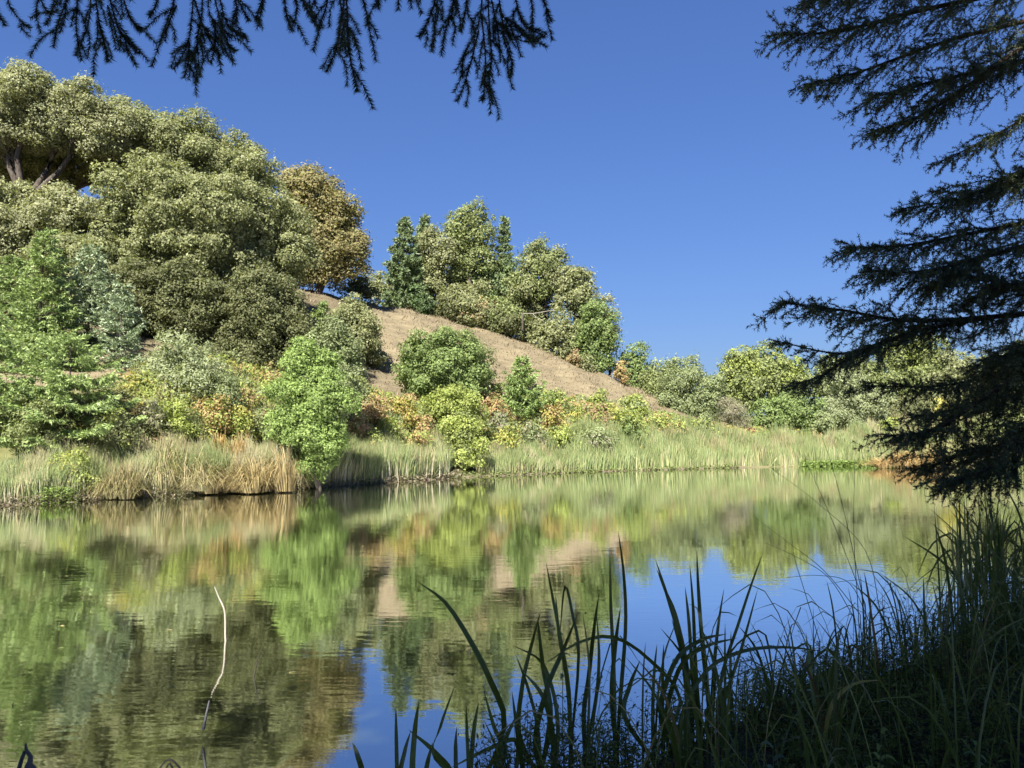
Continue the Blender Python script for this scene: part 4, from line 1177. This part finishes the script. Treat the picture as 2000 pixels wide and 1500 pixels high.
# the fir the photographer stands under: twigs hang into the top of the picture
ob = np.array([-0.3, -2.6, float(ground_z(-0.3, -2.6))])
over = empty('fir_tree', ob, 'overhead fir with dark needle twigs hanging into the top of the picture', 'tree')
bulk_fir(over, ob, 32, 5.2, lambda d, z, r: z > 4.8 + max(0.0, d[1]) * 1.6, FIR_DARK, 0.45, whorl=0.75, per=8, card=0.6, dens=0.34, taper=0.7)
D3 = 3.1
carriers = [  # carrying limb above the frame
 [(-0.3, -2.6, 5.2), (-1.6, 0.2, 5.2), (-2.05, 2.6, 4.35), tuple(P(180, -90, D3))],
 [(-0.3, -2.6, 5.4), (-1.1, 0.1, 5.3), (-1.35, 2.4, 4.4), tuple(P(400, -90, D3))],
 [(-0.3, -2.6, 5.6), (-0.6, 0.0, 5.4), (-0.75, 2.4, 4.4), tuple(P(660, -80, D3))],
 [(-0.3, -2.6, 5.8), (-0.1, 0.0, 5.5), (-0.1, 2.4, 4.45), tuple(P(930, -85, D3))],
]
hang = [
 # (carrier, twigs as pixel polylines: first point near the limb, last the tip)
 (0, [[(20, -60), (15, 0), (40, 40), (58, 55)], [(-20, -60), (-10, 10), (10, 50)], [(60, -60), (80, 0), (95, 25), (112, 20)],
      [(150, -70), (130, 0), (112, 50), (105, 92)], [(160, -70), (150, 10), (150, 70), (160, 118)], [(180, -80), (190, 20), (200, 70), (212, 120)],
      [(180, -80), (175, 30), (160, 80), (148, 108)], [(200, -80), (220, 20), (240, 70), (272, 104)], [(220, -80), (245, 10), (258, 40), (275, 62)], [(190, 40), (190, 75), (184, 95)],
      [(210, 10), (225, 60), (235, 100)], [(130, -70), (110, -10), (98, 30), (90, 48)]]),
 (1, [[(330, -80), (310, -10), (300, 20), (292, 30)], [(350, -80), (340, 0), (320, 60), (296, 130)], [(380, -80), (375, 30), (365, 90), (340, 135)], [(390, -90), (395, 20), (385, 80), (392, 150)],
      [(370, 80), (368, 120), (360, 152)], [(400, -80), (425, 20), (440, 80), (460, 100)], [(410, -80), (430, 0), (445, 50), (476, 75)], [(420, 40), (420, 90), (412, 125)], [(430, -80), (460, -10), (475, 20), (485, 40)],
      [(395, 60), (380, 100), (372, 118)], [(345, 10), (330, 45), (322, 80)], [(440, -60), (462, 10), (460, 45)], [(410, 30), (440, 70), (455, 118)], [(380, 0), (400, 60), (430, 110)]]),
 (2, [[(530, -80), (515, -10), (502, 30), (505, 42)], [(550, -80), (555, -10), (560, 30), (570, 60)], [(575, -80), (590, -5), (610, 35), (622, 55)], [(600, -60), (605, 10), (612, 40)],
      [(650, -80), (640, 0), (625, 50), (612, 100)], [(670, -80), (678, 20), (680, 90), (690, 140), (698, 178)], [(680, -60), (665, 50), (655, 100), (638, 140)], [(690, -60), (712, 10), (722, 60), (735, 120)],
      [(560, -60), (575, -10), (580, 20), (568, 58)], [(740, -60), (740, -10), (738, 15)], [(780, -60), (780, -15), (777, 20)], [(800, -60), (798, -20), (804, 15)], [(660, -30), (672, 60), (676, 110)]]),
 (3, [[(870, -80), (850, 0), (832, 50), (818, 72)], [(880, -80), (885, 10), (870, 60), (862, 108)], [(860, -60), (852, 20), (848, 60), (842, 100)], [(940, -85), (940, 20), (925, 70), (905, 110), (902, 150)],
      [(935, 60), (920, 120), (905, 170), (892, 197)], [(950, -85), (955, 40), (960, 110), (955, 160), (962, 203)], [(960, -80), (980, 30), (985, 80), (1000, 120), (996, 150)], [(940, 30), (948, 110), (945, 180), (942, 195)],
      [(985, 60), (1020, 80), (1045, 80), (1068, 92)], [(990, -80), (1010, 10), (1025, 50), (1062, 70)], [(1000, -80), (1035, -5), (1040, 30), (1038, 55)], [(1030, -80), (1055, -20), (1065, 10), (1077, 42)],
      [(920, -80), (912, 0), (905, 40), (898, 60)], [(905, -60), (893, 0), (890, 30)], [(960, 0), (972, 60), (978, 120)], [(975, 20), (1000, 60), (1018, 110)]]),
]
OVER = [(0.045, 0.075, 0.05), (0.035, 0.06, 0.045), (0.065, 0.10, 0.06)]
for (ci, twigs), car in zip(hang, carriers):
    wood, nd = MB(), MB()
    tube(wood, smooth_path(car, 14), np.linspace(0.05, 0.012, 14), 6)
    end = np.array(car[-1])
    for tw in twigs:
        dz = rng.normal(0, 0.16)
        pts = [P(a, b, D3 + dz + 0.03 * k) for k, (a, b) in enumerate(tw)]
        p = smooth_path(pts, 12)
        if tw[0][1] < -20:
            tube(wood, limb_path(end + rng.normal(0, 0.08, 3), p[0], 0.05, 6, 0.1), np.linspace(0.007, 0.004, 6), 4)
        tube(wood, p, np.linspace(0.0035, 0.0012, 12), 4)
        twig_needles(nd, p, 0.026, 0.0023, 0.00048, OVER, spread=0.85)
        for _ in range(rng.integers(2, 6) if tw[-1][1] > 60 else 1):
            i = rng.integers(1, 9)
            t = unit(p[i + 1] - p[i]); sdv = np.array([rng.choice([-1, 1]) * rng.uniform(0.35, 0.9), rng.normal(0, 0.5), rng.uniform(-0.1, 0.4)])
            ln = rng.uniform(0.06, 0.15); d1 = unit(t + sdv); d2 = unit(t * 1.3 + sdv * 0.5)
            q = smooth_path([p[i], p[i] + d1 * ln * 0.5, p[i] + d1 * ln * 0.5 + d2 * ln * 0.6], 6)
            tube(wood, q, 0.0013, 3)
            twig_needles(nd, q, 0.025, 0.0023, 0.00048, OVER, spread=0.85)
    b = wood.build('bough', M_TWIG, over)
    nd.build('needles', M_NEEDLE, b)

# trees behind the photographer: they shade the near bank
for lab, x, y, H, Rb in (('low dense fir behind the photographer shading the driftwood', -6.6, -4.2, 11.3, 3.8), ('tall fir behind the photographer shading the bough fir', 5.2, -4.6, 28, 5.0)):
    b = np.array([x, y, float(ground_z(x, y))])
    conifer('fir_tree', lab, b, H, Rb, FIR_DARK, 'firs behind the photographer', whorl=0.8, per=7, card=0.55, dens=0.4, start=0.1)

# ------------------------------------------------------------------ near cattails
CAT = [(0.125, 0.15, 0.034), (0.095, 0.122, 0.03), (0.15, 0.178, 0.04)]
CAT_DRY = [(0.22, 0.14, 0.06), (0.18, 0.13, 0.06), (0.26, 0.19, 0.08)]

def leaf_ribbon(mb, p, w, col, roll=None):
    """a strap leaf: shallow V section, widest a third of the way up, drawn out to a point"""
    n = len(p); s = np.linspace(0, 1, n)
    t = unit(np.gradient(p, axis=0))
    face = unit(EYE - p[n // 2]) if roll is None else unit(roll)
    side = unit(np.cross(t, face)); nr = np.cross(side, t)
    ww = w * np.interp(s, [0, 0.3, 0.7, 0.9, 1], [0.75, 1, 0.8, 0.42, 0.04])[:, None] * 0.5
    v = np.stack([p - side * ww, p - nr * ww * 0.35, p + side * ww], 1).reshape(-1, 3)
    k = np.arange(n - 1)[:, None] * 3
    f = np.concatenate([k + [0, 1, 4], k + [0, 4, 3], k + [1, 2, 5], k + [1, 5, 4]])
    mb.add(v, f, np.asarray(col, float))

def add_leaf(parent, p, w, col, roll=None):
    m = MB(); leaf_ribbon(m, p, w, col, roll)
    return m.build('leaf', M_BLADE, parent)

def foot_of(p):
    """carry a leaf down to the bank or the pond bed"""
    g = float(ground_z(p[0], p[1]))
    return np.array([p[0], p[1] - 0.02, min(g, p[2] - 0.05)])

def cattail(label, leaves, D, group='cattails on the near bank', w=0.03):
    """leaves: pixel polylines from tip to foot"""
    tips = [[P(a, b, D + (rng.normal(0, 0.08))) for a, b in lf] for lf in leaves]
    b = foot_of(np.mean([t[-1] for t in tips], 0))
    o = empty('cattail', b, label, 'cattail', group)
    for t in tips:
        pts = [b + rng.normal(0, 0.02, 3) * [1, 1, 0]] + list(reversed(t))
        add_leaf(o, smooth_path(pts, 16), w * rng.uniform(0.8, 1.2), pick(CAT, 1)[0], unit(EYE - pts[-1]) + rng.normal(0, 0.45, 3) * [1, 0.3, 0.2])
    return o

near = [
 ('cattail with one long leaf arching out over the dark reflections', 4.7, [[(815, 1136), (868, 1175), (915, 1245), (958, 1330), (985, 1420)], [(890, 1335), (860, 1420), (850, 1480)], [(945, 1350), (965, 1420), (985, 1480)]]),
 ('tallest cattail with two upright leaves before the sky reflection', 5.2, [[(1207, 1035), (1218, 1120), (1222, 1220), (1212, 1360)], [(1191, 1070), (1193, 1180), (1198, 1290), (1200, 1390)], [(1212, 1185), (1202, 1260), (1195, 1360)]]),
 ('cattail with a folded over leaf in the thick of the clump', 5.0, [[(1066, 1096), (1080, 1170), (1095, 1250), (1112, 1360)], [(1092, 1260), (1103, 1146), (1118, 1200), (1130, 1290)], [(1085, 1160), (1092, 1240), (1110, 1350)]]),
 ('cattail with a blunt leaf right of the folded one', 5.05, [[(1170, 1158), (1160, 1230), (1150, 1320), (1140, 1400)], [(1165, 1195), (1170, 1290), (1160, 1390)], [(1138, 1195), (1150, 1290), (1150, 1390)]]),
 ('thin cattail leaning left of the folded one', 4.8, [[(1057, 1190), (1038, 1260), (1020, 1340), (1015, 1440)], [(1008, 1280), (1030, 1340), (1050, 1420)], [(1050, 1205), (1060, 1300), (1075, 1400)]]),
 ('cattail with a long forward leaning leaf and curled tip', 5.4, [[(1280, 1092), (1302, 1160), (1325, 1240), (1340, 1340)], [(1282, 1110), (1300, 1155), (1322, 1210), (1345, 1330)], [(1312, 1210), (1330, 1270), (1350, 1370)]]),
 ('cattail with three spear straight leaves', 5.5, [[(1347, 1100), (1354, 1190), (1358, 1290), (1365, 1390)], [(1361, 1076), (1364, 1150), (1372, 1260), (1385, 1390)], [(1338, 1146), (1346, 1220), (1356, 1360)]]),
 ('cattail with a single spear leaf right of the three', 5.5, [[(1414, 1150), (1403, 1220), (1395, 1300), (1390, 1400)], [(1398, 1255), (1396, 1330), (1392, 1400)]]),
 ('cattail with a long leaf slanting up to the right', 5.3, [[(1491, 1078), (1468, 1140), (1440, 1225), (1412, 1310), (1400, 1400)], [(1480, 1150), (1450, 1260), (1415, 1370)]]),
 ('cattail with leaves arching over to the right', 5.0, [[(1610, 1272), (1530, 1264), (1450, 1272), (1380, 1310), (1330, 1400)], [(1420, 1238), (1370, 1250), (1320, 1290), (1290, 1390)], [(1440, 1246), (1380, 1262), (1330, 1300), (1300, 1400)]]),
 ('cattail with a leaf bowing down to the left', 5.1, [[(1060, 1300), (1130, 1255), (1200, 1245), (1270, 1290), (1330, 1370)], [(1250, 1290), (1230, 1340), (1220, 1400)]]),
 ('short dark cattail at the bottom of the picture', 4.4, [[(798, 1425), (850, 1470), (880, 1520)], [(802, 1428), (790, 1470), (785, 1520)], [(818, 1370), (810, 1430), (806, 1520)], [(845, 1450), (835, 1490), (828, 1530)]]),
 ('lone thin cattail leaf left of the short one', 4.45, [[(773, 1380), (774, 1440), (776, 1530)]]),
 ('pale blade at the bottom edge beside open water', 4.3, [[(688, 1450), (698, 1475), (708, 1520)]]),
 ('upright cattail right of the short dark one', 4.5, [[(910, 1372), (912, 1430), (915, 1520)], [(935, 1370), (925, 1430), (918, 1520)], [(892, 1420), (890, 1460), (892, 1520)]]),
 ('cattail with crossing leaves at the bottom edge', 4.5, [[(946, 1408), (965, 1450), (990, 1520)], [(1010, 1395), (985, 1450), (965, 1520)], [(880, 1500), (960, 1460), (1010, 1450)], [(1000, 1350), (1010, 1430), (1020, 1510)]]),
 ('cattail bent over above the weeds', 4.7, [[(1000, 1260), (1055, 1290), (1080, 1350), (1090, 1430)], [(1128, 1200), (1100, 1270), (1070, 1340), (1045, 1450)], [(1020, 1310), (1060, 1360), (1080, 1440)]]),
]
for lab, D, lv in near:
    cattail(lab, lv, D)

ORD = 'first second third fourth fifth sixth seventh eighth ninth tenth eleventh twelfth thirteenth fourteenth fifteenth sixteenth seventeenth eighteenth'.split()
def stand_of_cattails(n, xr, yr, phrase, group, hr, wr, nleaf=(5, 8), spread=0.32):
    made = []
    while len(made) < n:
        x = rng.uniform(*xr); y = rng.uniform(*yr)
        if shore_sd(x, y) < -0.25 or shore_sd(x, y) > 1.9: continue
        z = float(ground_z(x, y))
        o = empty('cattail', (x, y, z), '', 'cattail', group)
        made.append((x / y, o))
        for _ in range(rng.integers(*nleaf)):
            h = rng.uniform(*hr); a = rng.uniform(0, 6.283); ln = abs(rng.normal(0, spread)) * h
            d = np.array([math.cos(a), math.sin(a), 0])
            b = np.array([x, y, z]) + rng.normal(0, 0.09, 3) * [1, 1, 0]
            if rng.random() < 0.2:      # folded over
                fold = b + d * ln * 0.3 + [0, 0, h * 0.7]
                pts = [b, b + d * ln * 0.1 + [0, 0, h * 0.4], fold, fold + d * h * 0.22 + [0, 0, -h * 0.12], fold + d * h * 0.38 + [0, 0, -h * 0.42]]
            else:
                pts = [b, b + d * ln * 0.12 + [0, 0, h * 0.4], b + d * ln * 0.45 + [0, 0, h * 0.75], b + d * ln + [0, 0, h]]
            col = pick(CAT_DRY if rng.random() < 0.13 else CAT, 1)[0]
            add_leaf(o, smooth_path(pts, 12), rng.uniform(*wr), col, rng.normal(0, 1, 3) * [1, 1, 0.1])
    for k, (_, o) in enumerate(sorted(made, key=lambda t: t[0])):
        o['label'] = ORD[k] + ' ' + phrase
stand_of_cattails(17, (3.6, 6.9), (6.9, 9.6), 'cattail from the open water in the dense dark side stand', 'cattails of the dense side stand', (0.9, 1.5), (0.018, 0.032), nleaf=(10, 15))
stand_of_cattails(12, (1.9, 3.8), (5.4, 7.2), 'short cattail from the near clump towards the side stand', 'cattails between the two stands', (0.45, 0.9), (0.013, 0.022), nleaf=(5, 9))
stand_of_cattails(9, (0.0, 2.4), (4.0, 6.0), 'low leaf tuft from the open water in the near clump', 'cattail tufts in the near clump', (0.45, 0.9), (0.015, 0.026), nleaf=(4, 7))

def coloured_leaf(label, pts, D, col, w):
    p = [P(a, b, D) for a, b in pts]
    b = foot_of(p[-1])
    o = empty('cattail', b, label, 'cattail', 'cattails on the near bank')
    add_leaf(o, smooth_path([b] + p[::-1], 14), w, col, unit(EYE - p[0]) + np.array([0.2, 0, 0.3]))
coloured_leaf('yellow bent leaf lying across the weeds of the shaded bank', [(1722, 1328), (1672, 1334), (1640, 1356), (1622, 1384), (1612, 1440)], 4.6, (0.40, 0.31, 0.08), 0.024)
coloured_leaf('pale green upright leaf at the edge of the shaded bank', [(1574, 1235), (1580, 1290), (1586, 1340), (1592, 1380)], 5.2, (0.30, 0.36, 0.17), 0.03)
coloured_leaf('tawny dead leaf leaning out of the side stand', [(1688, 1120), (1700, 1190), (1712, 1270), (1718, 1330)], 6.2, (0.34, 0.19, 0.08), 0.022)
coloured_leaf('pale blue green leaf low on the shaded bank', [(1815, 1310), (1830, 1335), (1842, 1370), (1848, 1400)], 4.7, (0.24, 0.30, 0.20), 0.03)

def leafy_plant(label, px, py, h, D, pal, n=10, size=0.09):
    t = P(px, py, D); b = np.array([t[0], t[1], float(ground_z(t[0], t[1]))])
    o = empty('leafy_weed', b, label, 'weed', 'single leafy weeds on the near bank')
    p = smooth_path([b, b * 0.5 + t * 0.5 + rng.normal(0, 0.02, 3), t], 8)
    m = MB(); tube(m, p, np.linspace(0.004, 0.0015, 8), 5, (0.16, 0.18, 0.07)); m.build('stem', M_BLADE, o)
    for k in range(n):
        u = 0.35 + 0.65 * k / (n - 1); q = p[min(int(u * 7), 7)]; a = k * 2.4 + rng.uniform(-0.3, 0.3)
        d = np.array([math.cos(a), math.sin(a), 0]); L = size * (1.15 - 0.55 * u)
        m = MB(); leaf_ribbon(m, smooth_path([q, q + d * L * 0.4 + [0, 0, L * 0.3], q + d * L * 0.8 + [0, 0, L * 0.2], q + d * L * 1.1 - np.array([0, 0, L * 0.15])], 6), L * 0.36, pick(pal, 1)[0], [0.1, -0.3, 1])
        m.build('leaf', M_LEAF, o)
leafy_plant('yellowing leafy weed low on the shaded bank at the bottom', 1722, 1432, 0.4, 4.0, [(0.36, 0.34, 0.08), (0.28, 0.30, 0.08)], 9, 0.10)
leafy_plant('pale flowering weed at the edge of the shaded bank', 1556, 1312, 0.5, 5.0, [(0.34, 0.36, 0.17), (0.28, 0.31, 0.14)], 12, 0.06)
leafy_plant('light green leafy weed in the bottom corner of the bank', 1905, 1455, 0.4, 3.9, [(0.22, 0.30, 0.11), (0.18, 0.25, 0.09)], 12, 0.08)
leafy_plant('broad leaved grey green weed at the bottom of the near clump', 1510, 1460, 0.4, 4.1, [(0.20, 0.25, 0.15), (0.16, 0.20, 0.12)], 10, 0.11)
leafy_plant('leafy bindweed shoot among the cattails of the near clump', 1100, 1240, 0.8, 4.95, [(0.20, 0.25, 0.13), (0.16, 0.21, 0.10)], 10, 0.07)

# long thin grass stems in front of the far water
def stem(label, pts, D):
    p = smooth_path([P(a, b, D) for a, b in pts], 16)
    m = MB(); b = foot_of(p[-1]); p = np.vstack([p, smooth_path([p[-1], b], 4)[1:]])
    tube(m, p, np.linspace(0.0015, 0.004, len(p)), 5, (0.06, 0.08, 0.04))
    tag(m.build('grass_stem', M_BLADE, origin=b), label, 'grass stem', 'long thin stems by the side stand')
stem('thin stem slanting farthest out over the water', [(1505, 913), (1600, 985), (1690, 1075), (1720, 1200)], 6.9)
stem('thin stem curving up beside the slanting one', [(1560, 880), (1590, 935), (1635, 1040), (1690, 1180)], 6.9)
stem('tallest thin stem reaching the far reeds', [(1606, 855), (1628, 920), (1658, 1040), (1690, 1190)], 6.8)
stem('upright thin stem crossing the far shoreline', [(1671, 865), (1668, 960), (1668, 1060), (1676, 1190)], 6.9)
stem('thin bent stem low over the sky reflection', [(1470, 1007), (1540, 1060), (1610, 1115), (1680, 1200)], 6.7)
stem('thin kinked stem over the sky reflection', [(1545, 1032), (1552, 1090), (1570, 1150), (1600, 1250)], 6.5)
stem('low thin stem drooping over the sky reflection', [(1495, 1060), (1560, 1090), (1620, 1130), (1670, 1210)], 6.6)
stem('thin stem arched almost flat over the water', [(1535, 1128), (1600, 1124), (1660, 1140), (1700, 1220)], 6.6)

def long_grass():
    m = MB()
    k = 0
    while k < 480:
        x = rng.uniform(0.2, 7.0); y = rng.uniform(3.2, 9.5); sd = shore_sd(x, y)
        if sd < 0.0 or sd > 3.2: continue
        k += 1
        b = np.array([x, y, float(ground_z(x, y))]); a = rng.uniform(0, 6.283); d = np.array([math.cos(a), math.sin(a), 0]); h = rng.uniform(0.45, 1.0)
        r = h * rng.uniform(0.25, 0.9)
        pts = [b, b + d * r * 0.15 + [0, 0, h * 0.55], b + d * r * 0.5 + [0, 0, h * 0.9], b + d * r + [0, 0, h * rng.uniform(0.55, 0.95)]]
        pal = [(0.34, 0.27, 0.11), (0.26, 0.22, 0.10)] if rng.random() < 0.14 else [(0.14, 0.165, 0.04), (0.18, 0.20, 0.055), (0.11, 0.135, 0.035)]
        leaf_ribbon(m, smooth_path(pts, 8), rng.uniform(0.006, 0.013), pick(pal, 1)[0], rng.normal(0, 1, 3) * [1, 1, 0.3])
    tag(m.build('long_grass', M_BLADE), 'long arching grass blades tangled over the shaded bank', 'grass', kind='stuff')
long_grass()

# weeds of the shaded near bank: leafy stems nobody could count
def weeds(label, n, xr, yr, hr, leafsize, pal, sd=(-0.15, 6.0), per=(16, 30), keep=None, name='weeds'):
    m = MB(); Q, Nn, Ls = [], [], []
    x = rng.uniform(*xr, n); y = rng.uniform(*yr, n)
    s = shore_sd(x, y); sel = (s > sd[0]) & (s < sd[1])
    if keep is not None: sel &= keep(x, y)
    x, y = x[sel], y[sel]; z = np.maximum(ground_z(x, y), -0.02)
    hmap = 0.75 + 0.25 * np.sin(x * 2.3 + 1.1 * np.sin(y * 1.7)) + 0.15 * np.sin(5 * x + 3 * y)
    for a, b, c, hm in zip(x, y, z, hmap):
        h = rng.uniform(*hr) * max(0.35, hm)
        t = np.linspace(0, 1, 6)[:, None]; ln = rng.normal(0, 0.28, 2) * h
        p = np.array([a, b, c]) + np.hstack([ln[0] * t ** 1.6, ln[1] * t ** 1.6, h * t])
        tube(m, p[::2], np.linspace(0.0028, 0.001, 3), 3, (0.08, 0.09, 0.045))
        k = rng.integers(*per)
        u = rng.uniform(0.1, 1, k) * 5; j = u.astype(int).clip(0, 4); q = p[j] * (1 - (u - j))[:, None] + p[j + 1] * (u - j)[:, None]
        d = unit(rand_unit(k) * [1, 1, 0.5] + [0, 0, 0.15])
        Q.append(q + d * leafsize * 0.6); Nn.append(d); Ls.append(leafsize * rng.uniform(0.5, 1.3, k) * (1.15 - 0.6 * u / 5))
    Q = np.vstack(Q); Dd = np.vstack(Nn); L = np.concatenate(Ls); n = len(Q)
    side = unit(np.cross(Dd, rand_unit(n) * 0.6 + [0, 0, 1.0])); up = np.cross(side, Dd)
    c = pick(pal, n, 0.2)
    v = np.stack([Q - Dd * L[:, None] * 0.6, Q + side * L[:, None] * 0.17 + up * L[:, None] * 0.03, Q + Dd * L[:, None] * 0.6 - up * L[:, None] * 0.12, Q - side * L[:, None] * 0.17 + up * L[:, None] * 0.03], 1)
    k = np.arange(n)[:, None] * 4
    m.add(v.reshape(-1, 3), np.concatenate([k + [0, 1, 2], k + [0, 2, 3]]), np.vstack([c, c]))
    tag(m.build(name, M_LEAF), label, 'weeds', kind='stuff')
WEED = [(0.15, 0.168, 0.036), (0.11, 0.128, 0.03), (0.19, 0.208, 0.045), (0.18, 0.165, 0.055)]
weeds('leafy dark weeds around the near cattail clump', 1500, (-0.2, 3.2), (3.2, 7.0), (0.25, 0.55), 0.045, WEED, sd=(-0.45, 1.6))
weeds('tangled dark undergrowth filling the shaded bank', 2700, (1.6, 7.5), (2.6, 9.5), (0.3, 0.8), 0.05, WEED, sd=(0.0, 4.5))
weeds('fine grassy weeds along the edge of the shaded bank', 900, (2.0, 7.0), (5.5, 10.5), (0.5, 0.95), 0.05, WEED + [(0.12, 0.11, 0.06)], sd=(-0.2, 1.2), per=(8, 16))
weeds('dull weeds on the bank below the fir boughs', 1500, (5.0, 11.5), (7.0, 14), (0.3, 0.8), 0.06, WEED, sd=(0.0, 4.5))
